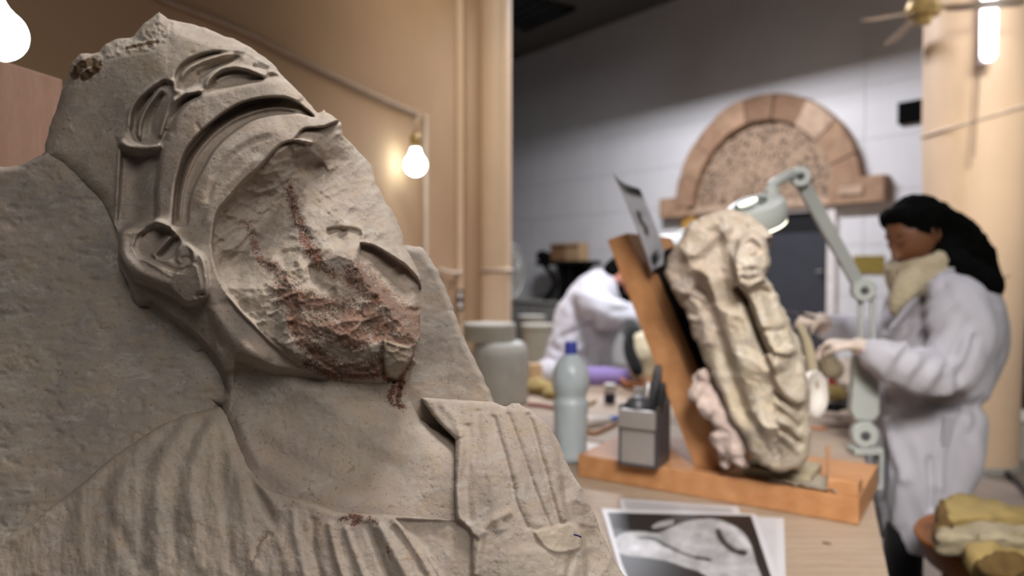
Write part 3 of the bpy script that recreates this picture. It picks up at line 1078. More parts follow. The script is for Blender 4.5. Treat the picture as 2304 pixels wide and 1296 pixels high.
# brown crust and red veins
rust = np.zeros_like(X)
for pts, w, a in (([(650, 420), (668, 490), (690, 545), (715, 590), (750, 620)], 12, 0.75), ([(560, 510), (575, 560), (590, 590), (625, 600), (650, 640)], 9, 0.65),
                  ([(600, 590), (640, 625), (660, 680), (640, 660)], 10, 0.7), ([(640, 660), (700, 690), (760, 700), (820, 700)], 26, 0.9),
                  ([(800, 620), (850, 660), (890, 700), (935, 715)], 22, 1.0), ([(700, 740), (760, 745), (800, 760)], 24, 1.0), ([(820, 700), (860, 740), (900, 770), (925, 740)], 24, 1.0),
                  ([(660, 710), (680, 760), (720, 800), (760, 830), (820, 830), (850, 815)], 15, 1.0), ([(690, 815), (740, 838), (800, 842), (850, 838)], 10, 1.0), ([(690, 690), (730, 720)], 20, 0.9),
                  ([(860, 830), (870, 850), (905, 860)], 7, 1.0), ([(930, 790), (922, 815), (905, 840), (900, 870), (895, 905)], 6, 1.0), ([(885, 870), (878, 900), (905, 915)], 7, 0.8), ([(700, 560), (730, 600)], 10, 0.8)):
    d, t, _ = R.seg(spline2(pts, 4))
    rust = np.maximum(rust, a * np.exp(-(d / (w * 1.45)) ** 2))
crust = np.zeros_like(X)
for pts, w, a in (([(168, 170), (180, 150), (205, 140), (220, 150), (190, 172)], 14, 1.0), ([(285, 108), (320, 100), (355, 93)], 7, 0.8), ([(150, 250), (160, 290)], 7, 0.5), ([(120, 330), (150, 280)], 5, 0.45)):
    d, t, _ = R.seg(spline2(pts, 4))
    crust = np.maximum(crust, a * np.exp(-(d / w) ** 2))
R.H += np.clip(rust, 0, 1) * (3.2 * fbm(X / 7, Y / 7, oct=3, seed=81) - 1.5)
R.H += crust * (7 * fbm(X / 11, Y / 11, oct=3, seed=83) + 3)
clean = R.mask([(864, 765), (928, 786), (912, 830), (890, 848), (866, 838)], 8) * 0.9
clean = np.maximum(clean, 0.25 * inb2 * smst((Y - 560) / 80))
head = [(98, 352), (104, 320), (112, 285), (126, 245), (138, 200), (150, 176), (160, 142), (180, 122), (206, 121), (222, 117), (238, 99), (262, 87), (300, 83), (312, 66), (324, 52), (345, 40), (357, 27), (376, 44), (420, 52), (462, 62), (490, 76),
        (526, 88), (552, 101), (572, 113), (612, 140), (642, 176), (682, 216), (716, 254), (728, 246), (750, 262), (768, 276), (772, 305), (802, 336), (836, 372), (846, 412), (870, 456), (890, 490), (908, 530), (909, 552), (932, 592), (946, 628),
        (948, 672), (944, 712), (946, 760), (932, 790), (936, 820), (922, 836), (916, 862), (924, 900), (934, 922), (948, 946), (968, 962), (1000, 980), (1045, 1000), (1060, 1200), (900, 1270), (640, 1270), (560, 1120), (520, 990), (500, 915), (470, 900), (430, 862), (388, 815), (352, 772), (322, 724), (298, 672), (284, 630),
        (264, 585), (266, 545), (262, 512), (225, 455), (180, 410), (140, 372)]
R.rimk = 1 - 0.85 * R.mask([(230, 500), (330, 470), (420, 520), (480, 620), (450, 700), (380, 690), (300, 660), (240, 600)], 40)
R.H += LEAN * (R.Y - 650)
me = R.mesh('broken_head', head, D0, U0, 0.085, rim=46, rimw=42, attr={'rust': rust, 'crust': crust, 'clean': clean}, rough_edge=1.6)
o = link('broken_head', me, M['stone'], bust)
o['label'] = 'turbaned head with its face broken away to rough red-veined stone'

# ---------------------------------------------------------------- draped shoulders
R = Raster(-330, 1470, 880, 1640, 3)
R.gain = 0.66
X, Y = R.X, R.Y
R.H = R.tps([(0, 1215, 5), (0, 1400, 40), (240, 1035, -8), (470, 920, -14), (300, 1100, 26), (300, 1296, 60), (500, 960, 14), (520, 1100, 58), (560, 1250, 92), (700, 1130, 84), (760, 1250, 112),
             (900, 1165, 104), (950, 1280, 128), (1030, 990, 26), (1040, 1120, 84), (1000, 910, -34), (1110, 905, -40), (1200, 925, -50), (1250, 1000, -34), (1150, 1050, 44), (1180, 1180, 78), (1240, 1280, 84), (1300, 1150, 2), (1360, 1240, -8),
             (1400, 1296, -6), (960, 930, -26), (600, 1500, 120), (1000, 1500, 150), (1400, 1500, 30), (-300, 1300, 30), (-300, 1600, 60), (0, 1600, 80)])
# folds fanning out from the left shoulder
for pts, h, w in (([(486, 930), (455, 985), (435, 1050), (430, 1130), (440, 1220), (455, 1300)], 9, 11), ([(470, 930), (432, 990), (402, 1060), (392, 1150), (395, 1300)], -9, 10),
                  ([(440, 935), (395, 985), (362, 1050), (352, 1150), (356, 1300)], 10, 11), ([(415, 940), (365, 990), (330, 1050), (318, 1150), (322, 1300)], -7, 10),
                  ([(360, 965), (310, 1020), (272, 1080), (262, 1150), (260, 1300)], 8, 13), ([(310, 1000), (250, 1060), (235, 1140), (285, 1230), (330, 1296)], -8, 12),
                  ([(230, 1050), (190, 1110), (185, 1200), (195, 1300)], 7, 12), ([(170, 1100), (140, 1160), (130, 1300)], -5, 13), ([(110, 1150), (80, 1220), (75, 1300)], 5, 14),
                  ([(498, 950), (492, 1020), (500, 1100), (512, 1180), (520, 1300)], -7, 9), ([(515, 1000), (535, 1080), (552, 1160), (570, 1300)], 7, 10), ([(505, 940), (528, 990), (552, 1050), (575, 1100), (600, 1150), (622, 1190)], -14, 8),
                  ([(520, 950), (545, 1000), (572, 1055), (600, 1110), (640, 1160)], 9, 9),
                  ([(590, 1300), (575, 1250), (590, 1215), (612, 1205), (640, 1240), (655, 1300)], 7, 9), ([(572, 1262), (580, 1225), (600, 1202), (615, 1210)], -13, 5),
                  ([(0, 1230), (80, 1185), (180, 1108), (290, 1020), (360, 975), (440, 935)], 5, 7)):
    R.stroke(pts, h, w * 1.35, taper=0.07)
# neckline and chest folds
R.edge([(560, 1070), (600, 1100), (660, 1122), (715, 1140), (760, 1156), (850, 1160), (930, 1166), (1030, 1174), (1050, 1190)], 6, 8, 60, side=1)
R.gain = 1.1
R.poly([(892, 1168), (960, 1170), (1034, 1172), (1054, 1190), (1063, 1206), (1062, 1250), (1062, 1330), (1000, 1330), (950, 1250)], -22, 10, k=1)
for pts, h, w in (([(892, 1170), (930, 1212), (985, 1290), (1010, 1330)], 8, 7), ([(880, 1180), (920, 1240), (965, 1320)], -6, 10), ([(820, 1170), (850, 1240), (880, 1320)], -9, 10), ([(850, 1175), (885, 1240), (925, 1310)], 9, 12),
                  ([(740, 1170), (752, 1230), (775, 1310)], 8, 9), ([(775, 1180), (800, 1250), (830, 1320)], 7, 9), ([(705, 1160), (705, 1230), (725, 1310)], -7, 9), ([(660, 1140), (665, 1200), (690, 1310)], 6, 10),
                  ([(1068, 1210), (1110, 1170), (1155, 1150)], 7, 9), ([(1072, 1300), (1078, 1230), (1090, 1190)], 8, 9)):
    R.stroke(pts, h, w, taper=0.07)
# right pleats
R.gain = 0.62
for pts, h, w in (([(1037, 960), (1036, 1010), (1030, 1080), (1030, 1140), (1040, 1180)], 13, 8), ([(1052, 950), (1056, 1020), (1050, 1100), (1060, 1180)], -10, 10),
                  ([(1085, 925), (1098, 985), (1106, 1060), (1112, 1140), (1128, 1200)], 8, 13), ([(1108, 930), (1128, 1000), (1148, 1070), (1160, 1130), (1190, 1195)], -12, 6),
                  ([(1120, 925), (1142, 995), (1166, 1070), (1185, 1130), (1215, 1190)], 8, 11), ([(1140, 925), (1164, 990), (1190, 1065), (1218, 1140), (1246, 1202)], -10, 6),
                  ([(1158, 918), (1180, 985), (1206, 1060), (1228, 1130), (1250, 1190)], 8, 11), ([(1186, 925), (1206, 990), (1228, 1070), (1246, 1140), (1262, 1187)], -12, 6.5),
                  ([(1205, 930), (1222, 985), (1242, 1060), (1258, 1130), (1274, 1175)], 10, 10), ([(1075, 920), (1078, 960), (1070, 1040)], -7, 8),
                  ([(990, 905), (1020, 940), (1036, 985)], 7, 8)):
    R.stroke(pts, h, w, taper=0.03)
R.gain = 0.9
R.edge([(1232, 950), (1250, 1010), (1262, 1062), (1268, 1125), (1282, 1170), (1312, 1210), (1318, 1300), (1318, 1400)], -24, 16, 110, side=-1, taper=0.02)
R.poly([(1200, 1196), (1240, 1188), (1285, 1176), (1305, 1196), (1306, 1232), (1284, 1240), (1250, 1244), (1222, 1228)], 9, 7, k=2)
R.poly([(1130, 1240), (1200, 1232), (1280, 1246), (1290, 1300), (1200, 1340), (1120, 1330)], 8, 26)
R.stroke([(1288, 1240), (1280, 1290), (1268, 1330)], -12, 8)
R.H += 1.8 * fbm(X / 52, Y / 60, oct=3, seed=131) + 0.6 * fbm(X / 12, Y / 12, oct=3, seed=133) + 1.2 * fbm(X / 14, Y / 40, oct=3, seed=134)
R.H -= 4.0 * np.clip(fbm(X / 10, Y / 7, oct=3, seed=135) - 0.8, 0, 1)
edge_r = smst((X - 1230) / 60)
R.H += edge_r * 0.6 * R.chips(200, 0.01, 0.25, 4, 17, box=(1200, 1470, 900, 1640))
rust = np.zeros_like(X)
for pts, w, a in (([(768, 1168), (790, 1162), (810, 1166), (796, 1176)], 9, 1.0), ([(830, 1165), (850, 1180)], 6, 0.7), ([(870, 1230), (880, 1260)], 5, 0.6), ([(572, 1262), (582, 1225), (600, 1204)], 4, 0.6)):
    d, t, _ = R.seg(spline2(pts, 4))
    rust = np.maximum(rust, a * np.exp(-(d / w) ** 2))
clean = 0.9 * R.mask([(1200, 1196), (1240, 1188), (1285, 1176), (1305, 1196), (1306, 1232), (1284, 1240), (1250, 1244), (1222, 1228)], 6, 2)
clean = np.maximum(clean, 0.5 * R.mask([(1130, 1240), (1200, 1232), (1280, 1246), (1290, 1300), (1200, 1340), (1120, 1330)], 30))
clean = np.maximum(clean, 0.35 * smst(0.5 + 0.9 * fbm(X / 60, Y / 160, oct=3, seed=140)) * smst((700 - X) / 200))
drape = [(-330, 1360), (-150, 1300), (0, 1216), (60, 1182), (120, 1138), (182, 1090), (240, 1038), (300, 996), (362, 956), (420, 931), (462, 921), (497, 916), (512, 935), (530, 985), (556, 1045), (580, 1082), (612, 1102), (660, 1118), (715, 1134),
         (762, 1152), (850, 1157), (930, 1163), (1026, 1170), (1024, 1100), (1024, 1030), (1026, 988), (1005, 968), (975, 935), (946, 895), (975, 896), (1010, 900), (1060, 901), (1105, 904), (1138, 915), (1152, 908), (1168, 908), (1182, 918), (1192, 920), (1212, 938), (1238, 962),
         (1260, 1000), (1272, 1035), (1284, 1058), (1310, 1100), (1340, 1160), (1352, 1196), (1366, 1224), (1382, 1262), (1408, 1300), (1440, 1380), (1450, 1635), (-325, 1635)]
R.H += LEAN * (R.Y - 650)
me = R.mesh('draped_shoulders', drape, D0, U0, 0.10, rim=13, rimw=12, attr={'rust': rust, 'crust': rust * 0, 'clean': clean}, rough_edge=1.2)
link('draped_shoulders', me, M['stone'], bust)
# pen mark on the repair patch
pm = []
for (a, b) in ((1292, 1203), (1300, 1205), (1307, 1208)):
    pm.append(P(a, b, D0 - U0 * (88 + LEAN * (b - 650) - (a - 1292) * 1.2)))
tube_obj('pen_mark', pm, 0.0007, M['ink'], bust, n=6)
# ================================================================ the room
U = Vector((math.cos(math.radians(-36.5)), math.sin(math.radians(-36.5)), 0))   # along the table planks, right and nearer
V = Vector((-U.y, U.x, 0))                                                     # across them, right and farther
UW = Vector((math.cos(math.radians(-53.3)), math.sin(math.radians(-53.3)), 0))  # along the far wall
VW = Vector((-UW.y, UW.x, 0))
Zv = Vector((0, 0, 1))
CEIL = 5.0

# floor
bm = bmesh.new()
add_box(bm, (2.5, 6.5, -0.05), (15, 16, 0.1))
struct(obj('floor', bm, M['floor']))

# far wall: plane through P(1500, ., 10.1), running along UW
FW = P(1500, 600, 10.1)
FW.z = 0
FN = -VW


def FWp(px, py, off=0.0):
    return PW(px, py, FW + FN * off, FN)


fa = FW - UW * 4.2
bm = bmesh.new()
add_prism(bm, [fa, fa + UW * 12.5, fa + UW * 12.5 + Zv * CEIL, fa + Zv * CEIL], VW * 0.2)
wall_far = struct(obj('wall_far', bm, M['white_wall']))
# shallow block joints of the far wall
for i in range(9):
    for j in range(9):
        x0 = 12.5 * i / 9 + 0.004 - (0.0)
        p0 = fa + UW * (x0 + 0.004) + Zv * (CEIL * j / 9 + 0.004)
        p1 = fa + UW * (12.5 * (i + 1) / 9 - 0.004) + Zv * (CEIL * j / 9 + 0.004)
        h_ = Zv * (CEIL / 9 - 0.008)
        bm = bmesh.new()
        add_prism(bm, [p0, p1, p1 + h_, p0 + h_], FN * 0.008)
        obj('panel', bm, M['white_wall'], wall_far)

# left painted wall with its end column
WL0, WLd = Vector((-2.19, 0, 0)), Vector((0.3195, 0.9476, 0))
WLn = Vector((WLd.y, -WLd.x, 0))
a = WL0 + WLd * 0.4
b = WL0 + WLd * 6.15
bm = bmesh.new()
add_prism(bm, [a, b, b + Zv * CEIL, a + Zv * CEIL], -WLn * 0.25)
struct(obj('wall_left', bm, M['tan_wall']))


def WLp(px, py, off=0.0):
    return PW(px, py, WL0 + WLn * off, WLn)


def vpx(px, depth):
    q = P(px, 600, depth)
    return Vector((q.x, q.y, 0))


def column(name, px0, px1, depth, label, cat='column', taper=0.0, foot=1.0):
    c = vpx((px0 + px1) / 2, depth)
    r = (px1 - px0) / 2 / FPX * depth
    t = thing(name, label, cat, c)
    bm = bmesh.new()
    add_lathe(bm, c, [(r * foot, 0.0), (r * (foot * 0.4 + 0.6), 1.6), (r, 2.4), (r, CEIL - 0.02)], 48)
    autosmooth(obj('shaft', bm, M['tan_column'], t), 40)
    return t, c, r


# left pilaster made of the conduit strip, recess and half-round column
col_l, cl, rl = column('column', 1058, 1150, 5.95, 'slim tan round column at the end of the left wall, with a cable tied round it')
struct(col_l)
col_r, cr, rr = column('column', 2084, 2298, 5.3, 'thick tan round column behind the woman, lit tube fixed to its front', taper=-0.0, foot=0.85)
struct(col_r)
for c_ in (col_l, col_r):
    for k_ in ('category',):
        pass
bm = bmesh.new()
add_lathe(bm, cr, [(rr * 0.90, 0), (rr * 0.90, 0.03), (rr * 0.87, 0.05)], 48)
autosmooth(obj('foot_ring', bm, M['grey_cabinet'], col_r))

# trims on the left wall
for i, (px, w, m) in enumerate(((1033, 0.05, 'tan_column'), (1048, 0.035, 'tan_wall'))):
    p = WLp(px, 600, 0.0)
    bm = bmesh.new()
    add_box(bm, (p.x, p.y, CEIL / 2), (w, w, CEIL - 0.02), bevel=0.008)
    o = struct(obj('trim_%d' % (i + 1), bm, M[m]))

# ceiling over the hall and a dark hatch in it
bm = bmesh.new()
add_prism(bm, [Vector((-3.2, 5.6, CEIL)), Vector((7.5, 3.2, CEIL)), fa + UW * 12.5 + Zv * CEIL, fa + Zv * CEIL], Zv * 0.1)
struct(obj('ceiling', bm, M['dark_ceiling']))
h = PZ(1175, 30, CEIL - 0.04)
bm = bmesh.new()
for k in range(4):
    add_box(bm, (0, -0.30 + k * 0.2, 0), (1.0, 0.10, 0.05))
add_box(bm, (0, 0, 0.02), (1.1, 0.9, 0.03))
add_box(bm, (0, 0.45, 0), (1.15, 0.06, 0.07))
add_box(bm, (0, -0.45, 0), (1.15, 0.06, 0.07))
bmesh.ops.transform(bm, matrix=basis(UW, VW, Zv, h), verts=bm.verts)
tag(obj('ceiling_grille', bm, M['black']), 'small black grille in the dark ceiling beside the left column', 'vent')

# ---------------------------------------------------------------- arch over the doorway
ARL, ARR = FWp(1537, 478), FWp(1953, 478)
cx_s = 0.5 * ((ARL - FW).dot(UW) + (ARR - FW).dot(UW))
R_out = 0.5 * (ARR - ARL).length
zb = FWp(1750, 452).z
C_arch = FW + UW * cx_s + Zv * zb
arch = thing('stone_arch', 'round pink stone arch with a carved pierced panel above the dark doorway', 'arch', C_arch - Zv * 0.25)


def arc_prism(bm, r0, r1, a0, a1, depth, n=5):
    o_ = [C_arch + UW * (r1 * math.cos(a0 + (a1 - a0) * i / n)) + Zv * (r1 * math.sin(a0 + (a1 - a0) * i / n)) for i in range(n + 1)]
    i_ = [C_arch + UW * (r0 * math.cos(a0 + (a1 - a0) * i / n)) + Zv * (r0 * math.sin(a0 + (a1 - a0) * i / n)) for i in range(n, -1, -1)]
    add_prism(bm, o_ + i_, FN * depth, bevel=0.008)


NV = 9
for k in range(NV):
    bm = bmesh.new()
    a0, a1 = math.pi * k / NV + 0.004, math.pi * (k + 1) / NV - 0.004
    arc_prism(bm, R_out * 0.76, R_out * (1.0 if k % 2 else 0.995), a0, a1, 0.14 + 0.012 * (k % 3))
    mm = M['arch_stone'][(0, 1, 3, 2, 2, 1, 0, 1, 0)[k]]
    obj('voussoir', bm, mm, arch)
bm = bmesh.new()
arc_prism(bm, 0.01, R_out * 0.765, 0, math.pi, 0.07, 24)
o = obj('pierced_panel', bm, M['screen'], arch)
o['label'] = 'carved stone panel, its small openings painted as dark spots'
for (x0, x1, ya, yb, mi) in ((1500, 1562, 446, 490, 1), (1882, 2004, 400, 458, 1), (1905, 1960, 420, 440, 3)):
    p0, p1 = FWp(x0, (ya + yb) / 2), FWp(x1, (ya + yb) / 2)
    zt, zl = FWp((x0 + x1) / 2, ya).z, FWp((x0 + x1) / 2, yb).z
    off = FN * (0.16 if mi == 3 else 0.0)
    bm = bmesh.new()
    add_prism(bm, [Vector((p0.x, p0.y, zl)) + off, Vector((p1.x, p1.y, zl)) + off, Vector((p1.x, p1.y, zt)) + off, Vector((p0.x, p0.y, zt)) + off], FN * (0.15 if mi != 3 else 0.012), bevel=0.008)
    obj('impost_block' if mi != 3 else 'pale_repair', bm, M['arch_stone'][mi], arch)
p0, p1 = FWp(1562, 465), FWp(1882, 450)
bm = bmesh.new()
add_prism(bm, [Vector((p0.x, p0.y, zb - 0.10)), Vector((p1.x, p1.y, zb - 0.10)), Vector((p1.x, p1.y, zb)), Vector((p0.x, p0.y, zb))], FN * 0.11, bevel=0.008)
obj('sill', bm, M['arch_stone'][3], arch)
p0 = FWp(1546, 490)
p1 = FWp(1572, 490)
bm = bmesh.new()
add_prism(bm, [Vector((p0.x, p0.y, 0)), Vector((p1.x, p1.y, 0)), Vector((p1.x, p1.y, p0.z)), Vector((p0.x, p0.y, p0.z))], FN * 0.1, bevel=0.006)
obj('ochre_jamb', bm, M['ochre'], arch)

# doorway below
dl, dr = FWp(1612, 600), FWp(1866, 600)
zt = FWp(1866, 474).z
zg = FWp(1866, 522).z
door = bpy.data.objects.new('door_1', None)
COL.objects.link(door)
door.location = (dl + dr) / 2
door.location.z = 0
struct(door)
bm = bmesh.new()
add_prism(bm, [Vector((dl.x, dl.y, 0)), Vector((dr.x, dr.y, 0)), Vector((dr.x, dr.y, zt)), Vector((dl.x, dl.y, zt))], FN * 0.012)
obj('black_doorway_sheet', bm, M['door_dark'], door)  # flat black sheet, the doorway's darkness is in its colour
bm = bmesh.new()
q0, q1 = Vector((dl.x, dl.y, 0)) + UW * 0.03 + FN * 0.012, Vector((dr.x, dr.y, 0)) - UW * 0.03 + FN * 0.012
add_prism(bm, [q0, q1, q1 + Zv * zg, q0 + Zv * zg], FN * 0.02, bevel=0.004)
obj('leaf', bm, M['door_grey'], door)
for s, q in ((1, dr), (-1, dl)):
    bm = bmesh.new()
    q = Vector((q.x, q.y, 0))
    add_prism(bm, [q, q + UW * (0.10 * s), q + UW * (0.10 * s) + Zv * (zt + 0.06), q + Zv * (zt + 0.06)], FN * 0.06, bevel=0.005)
    obj('frame', bm, M['white_frame'], door)
bm = bmesh.new()
q0, q1 = Vector((dl.x, dl.y, zt)), Vector((dr.x, dr.y, zt))
add_prism(bm, [q0, q1, q1 + Zv * 0.06, q0 + Zv * 0.06], FN * 0.06, bevel=0.005)
obj('frame', bm, M['white_frame'], door)
tube_obj('handle', [FWp(1850, 610, 0.03), FWp(1850, 610, 0.09), FWp(1838, 611, 0.09)], 0.012, M['steel'], door, n=8)

# brass plaque, dark box and cable run on the far wall
def wall_plate(name, x0, x1, y0, y1, d, mat, lab, cat, frame=None):
    p0, p1 = FWp(x0, (y0 + y1) / 2, 0), FWp(x1, (y0 + y1) / 2, 0)
    z1, z0 = FWp((x0 + x1) / 2, y0).z, FWp((x0 + x1) / 2, y1).z
    t = thing(name, lab, cat, Vector(((p0.x + p1.x) / 2, (p0.y + p1.y) / 2, z0)))
    bm = bmesh.new()
    add_prism(bm, [Vector((p0.x, p0.y, z0)), Vector((p1.x, p1.y, z0)), Vector((p1.x, p1.y, z1)), Vector((p0.x, p0.y, z1))], FN * d, bevel=min(d * 0.3, 0.01))
    obj('plate', bm, M[mat], t)
    return t, p0, p1, z0, z1


t, p0, p1, z0, z1 = wall_plate('wall_plaque', 1922, 1991, 575, 616, 0.02, 'brass', 'aged brass plaque on the white wall right of the doorway', 'plaque')
for zz in (z0 + 0.004, z1 - 0.014):
    bm = bmesh.new()
    add_prism(bm, [Vector((p0.x, p0.y, zz)) + FN * 0.02, Vector((p1.x, p1.y, zz)) + FN * 0.02, Vector((p1.x, p1.y, zz + 0.01)) + FN * 0.02, Vector((p0.x, p0.y, zz + 0.01)) + FN * 0.02], FN * 0.006)
    obj('border_strip', bm, M['brass'], t)
t, p0, p1, z0, z1 = wall_plate('wall_grille', 2026, 2104, 226, 276, 0.06, 'near_black', 'black square grille high on the white wall beside the thick column', 'vent')
for k in range(5):
    zz = z0 + (z1 - z0) * (k + 0.5) / 5
    bm = bmesh.new()
    add_prism(bm, [Vector((p0.x, p0.y, zz)) + FN * 0.06, Vector((p1.x, p1.y, zz)) + FN * 0.06, Vector((p1.x, p1.y, zz + 0.012)) + FN * 0.06, Vector((p0.x, p0.y, zz + 0.012)) + FN * 0.06], FN * 0.012)
    obj('slat', bm, M['near_black'], t)

# unseen trough light added above the view, hood shaped to keep the upper wall dark
lamp_c = Vector((1.0, 7.3, 4.52))
fx = thing('trough_light', 'unseen hooded trough light added above the view to wash the white wall', 'light fitting', lamp_c + Zv * 0.1)
bm = bmesh.new()
add_box(bm, (0, 0, 0.03), (1.7, 0.50, 0.012))
add_box(bm, (0, 0.25, -0.035), (1.7, 0.008, 0.14))
add_box(bm, (0, -0.25, -0.06), (1.7, 0.008, 0.19))
bmesh.ops.transform(bm, matrix=basis(UW, VW, Zv, lamp_c), verts=bm.verts)
obj('hood', bm, M['black'], fx)
for s in (-0.6, 0.6):
    q = lamp_c + UW * s + Zv * 0.03
    tube_obj('hanger', [q, Vector((q.x, q.y, CEIL))], 0.006, M['black'], fx, n=6)
al = area('trough_lamp', lamp_c, lamp_c - Zv, 1.0, 0.1, 245, (0.93, 0.93, 1.0))
al.rotation_euler = (0, 0, math.atan2(UW.y, UW.x))
al.data.size, al.data.size_y = 1.6, 0.12

# ---------------------------------------------------------------- ceiling fan
fan_c = P(2078, 22, 5.0)
fan = thing('ceiling_fan', 'brass ceiling fan with pale blades, high in front of the thick column', 'fan', fan_c - Zv * 0.12)
bm = bmesh.new()
add_lathe(bm, fan_c, [(0.01, -0.10), (0.045, -0.095), (0.06, -0.06), (0.10, -0.04), (0.115, 0.0), (0.10, 0.05), (0.05, 0.08), (0.02, 0.10), (0.018, 0.16)], 24)
autosmooth(obj('motor_housing', bm, M['fan_brass'], fan))
tube_obj('down_rod', [fan_c + Zv * 0.1, Vector((fan_c.x, fan_c.y, CEIL))], 0.014, M['fan_brass'], fan, n=10)
b_dir0 = (P(1930, 88, 4.75) - fan_c)
ang0 = math.atan2(b_dir0.y, b_dir0.x)
for k in range(3):
    an = ang0 + k * math.pi * 2 / 3
    d_ = Vector((math.cos(an), math.sin(an), -0.26 if k == 0 else -0.10)).normalized()
    s_ = d_.cross(Zv).normalized()
    tilt = (s_ * 0.96 + Zv * 0.28).normalized()
    nn = d_.cross(tilt)
    bm = bmesh.new()
    pts = [(0.13, -0.028), (0.2, -0.04), (0.52, -0.05), (0.56, -0.035), (0.57, 0), (0.56, 0.035), (0.52, 0.05), (0.2, 0.04), (0.13, 0.028)]
    add_prism(bm, [fan_c + d_ * x + tilt * y for x, y in pts], nn * 0.008)
    obj('blade', bm, M['fan_blade'], fan)
    bm = bmesh.new()
    add_prism(bm, [fan_c + d_ * x + tilt * y - nn * 0.004 for x, y in ((0.06, -0.015), (0.2, -0.03), (0.2, 0.03), (0.06, 0.015))], -nn * 0.006)
    obj('blade_bracket', bm, M['fan_brass'], fan)

# ---------------------------------------------------------------- tube on the thick column
tc = P(2224, 70, 4.86)
tb = P(2224, 122, 4.86)
tl = thing('tube_light', 'lit white tube light fixed upright on the thick column', 'light fitting', tb - Zv * 0.06)
tube_obj('lit_tube', [tb, Vector((tb.x, tb.y, tb.z + 1.25))], 0.047, M['tube_glow'], tl, n=20)
bm = bmesh.new()
add_box(bm, (tb.x + 0.01, tb.y + 0.055, tb.z + 0.6), (0.05, 0.06, 1.30), bevel=0.006)
obj('batten', bm, M['white_frame'], tl)
pts = []
for k in range(7):
    pts.append(Vector((tb.x - 0.005 * k, tb.y + 0.085, tb.z - 0.05 - 0.10 * k)))
tag(tube_obj('hanging_wire', pts, 0.006, M['cable'], n=6), 'thin wire hanging down the thick column below the tube light', 'cable')


def ring_cable(name, c, r, z0, sag, mat, lab, phase=0.0):
    pts = []
    for k in range(41):
        an = 2 * math.pi * k / 40
        pts.append(Vector((c.x + (r + 0.006) * math.cos(an), c.y + (r + 0.006) * math.sin(an), z0 + sag * math.sin(an / 2 + phase))))
    o_ = tube_obj(name, pts, 0.011, M[mat], n=8, round_ends=False)
    tag(o_, lab, 'cable')
    return o_


zr = P(2190, 252, 5.0).z
pts = [Vector((cr.x + (rr + 0.004) * math.cos(a_), cr.y + (rr + 0.004) * math.sin(a_), zr + 0.10 * math.cos(a_) )) for a_ in np.linspace(0, 2 * math.pi, 49)]
tag(tube_obj('tied_cable', pts, 0.010, M['cable_pale'], n=8, round_ends=False), 'thin cable looped round the upper part of the thick column', 'cable')
zl = P(1100, 608, 5.8).z
pts = [Vector((cl.x + (rl + 0.008) * math.cos(a_), cl.y + (rl + 0.008) * math.sin(a_), zl)) for a_ in np.linspace(0, 2 * math.pi, 33)]
pts_w = [WLp(990, 606, 0.03), WLp(1005, 611, 0.03), WLp(1030, 614, 0.04)]
tag(tube_obj('tied_cable', pts, 0.014, M['cable_pale'], n=8, round_ends=False), 'pale cable looped round the slim left column at eye level', 'cable')
tag(tube_obj('wall_cable', pts_w + [Vector((cl.x - rl - 0.005, cl.y - 0.02, zl))], 0.012, M['cable_pale'], n=8, smooth_k=4), 'short pale cable sagging from the left wall to the slim column', 'cable')

# ---------------------------------------------------------------- cable, pipe, switch and bulbs on the left wall
pts = [WLp(x, y, 0.02) for x, y in ((330, -24), (370, 0), (470, 38), (560, 76), (650, 122), (740, 165), (830, 208), (900, 240), (942, 257))]
tag(tube_obj('wall_cable', pts, 0.011, M['cable'], n=8, smooth_k=4), 'tan cable strung along the left wall down to the hanging bulb', 'cable')
pts = [WLp(958, y, 0.02) for y in (262, 400, 560)]
pts.append(Vector((pts[-1].x, pts[-1].y, 0.02)))
tag(tube_obj('wall_pipe', pts, 0.013, M['cable_pale'], n=10), 'thin pale pipe running down the left wall beside the bulb', 'pipe')
sw = WLp(1036, 675, 0.05)
t = thing('wall_switch', 'small dark switch box at the corner strip of the left wall', 'switch', sw - Zv * 0.06)
bm = bmesh.new()
add_box(bm, sw, (0.045, 0.03, 0.15), bevel=0.004)
obj('back_box', bm, M['steel_dark'], t)
for dz in (-0.035, 0.035):
    bm = bmesh.new()
    add_box(bm, sw + Vector((0, -0.018, dz)), (0.026, 0.012, 0.036), bevel=0.003)
    obj('rocker', bm, M['white_frame'], t)


def bulb(c, r, top, lab, tilt=(0, 0, 1)):
    az = Vector(tilt).normalized()
    t = thing('light_bulb', lab, 'light bulb', c - Zv * r)
    bm = bmesh.new()
    prof = [(0.01 * r, -r)] + [(r * math.cos(a_), r * math.sin(a_)) for a_ in np.linspace(-1.35, 0.75, 12)] + [(0.52 * r, 1.05 * r), (0.42 * r, 1.35 * r), (0.40 * r, 1.5 * r)]
    add_lathe(bm, c, prof, 28, az)
    obj('glass_bulb', bm, M['bulb_glow'], t, smooth=True)
    bm = bmesh.new()
    add_lathe(bm, c, [(0.40 * r, 1.5 * r), (0.44 * r, 1.55 * r), (0.40 * r, 1.62 * r), (0.44 * r, 1.7 * r), (0.40 * r, 1.78 * r), (0.44 * r, 1.86 * r), (0.3 * r, 2.0 * r)], 20, az)
    obj('screw_cap', bm, M['bulb_cap'], t, smooth=True)
    bm = bmesh.new()
    add_lathe(bm, c, [(0.50 * r, 1.72 * r), (0.52 * r, 1.8 * r), (0.52 * r, 2.6 * r), (0.3 * r, 2.9 * r), (0.12 * r, 3.0 * r)], 20, az)
    obj('socket', bm, M['fan_brass'], t, smooth=True)
    tube_obj('flex', [c + az * (2.95 * r), c + az * (3.6 * r) + (Vector(top) - c) * 0.05, Vector(top)], 0.08 * r, M['cable'], t, n=8, smooth_k=5)
    return t


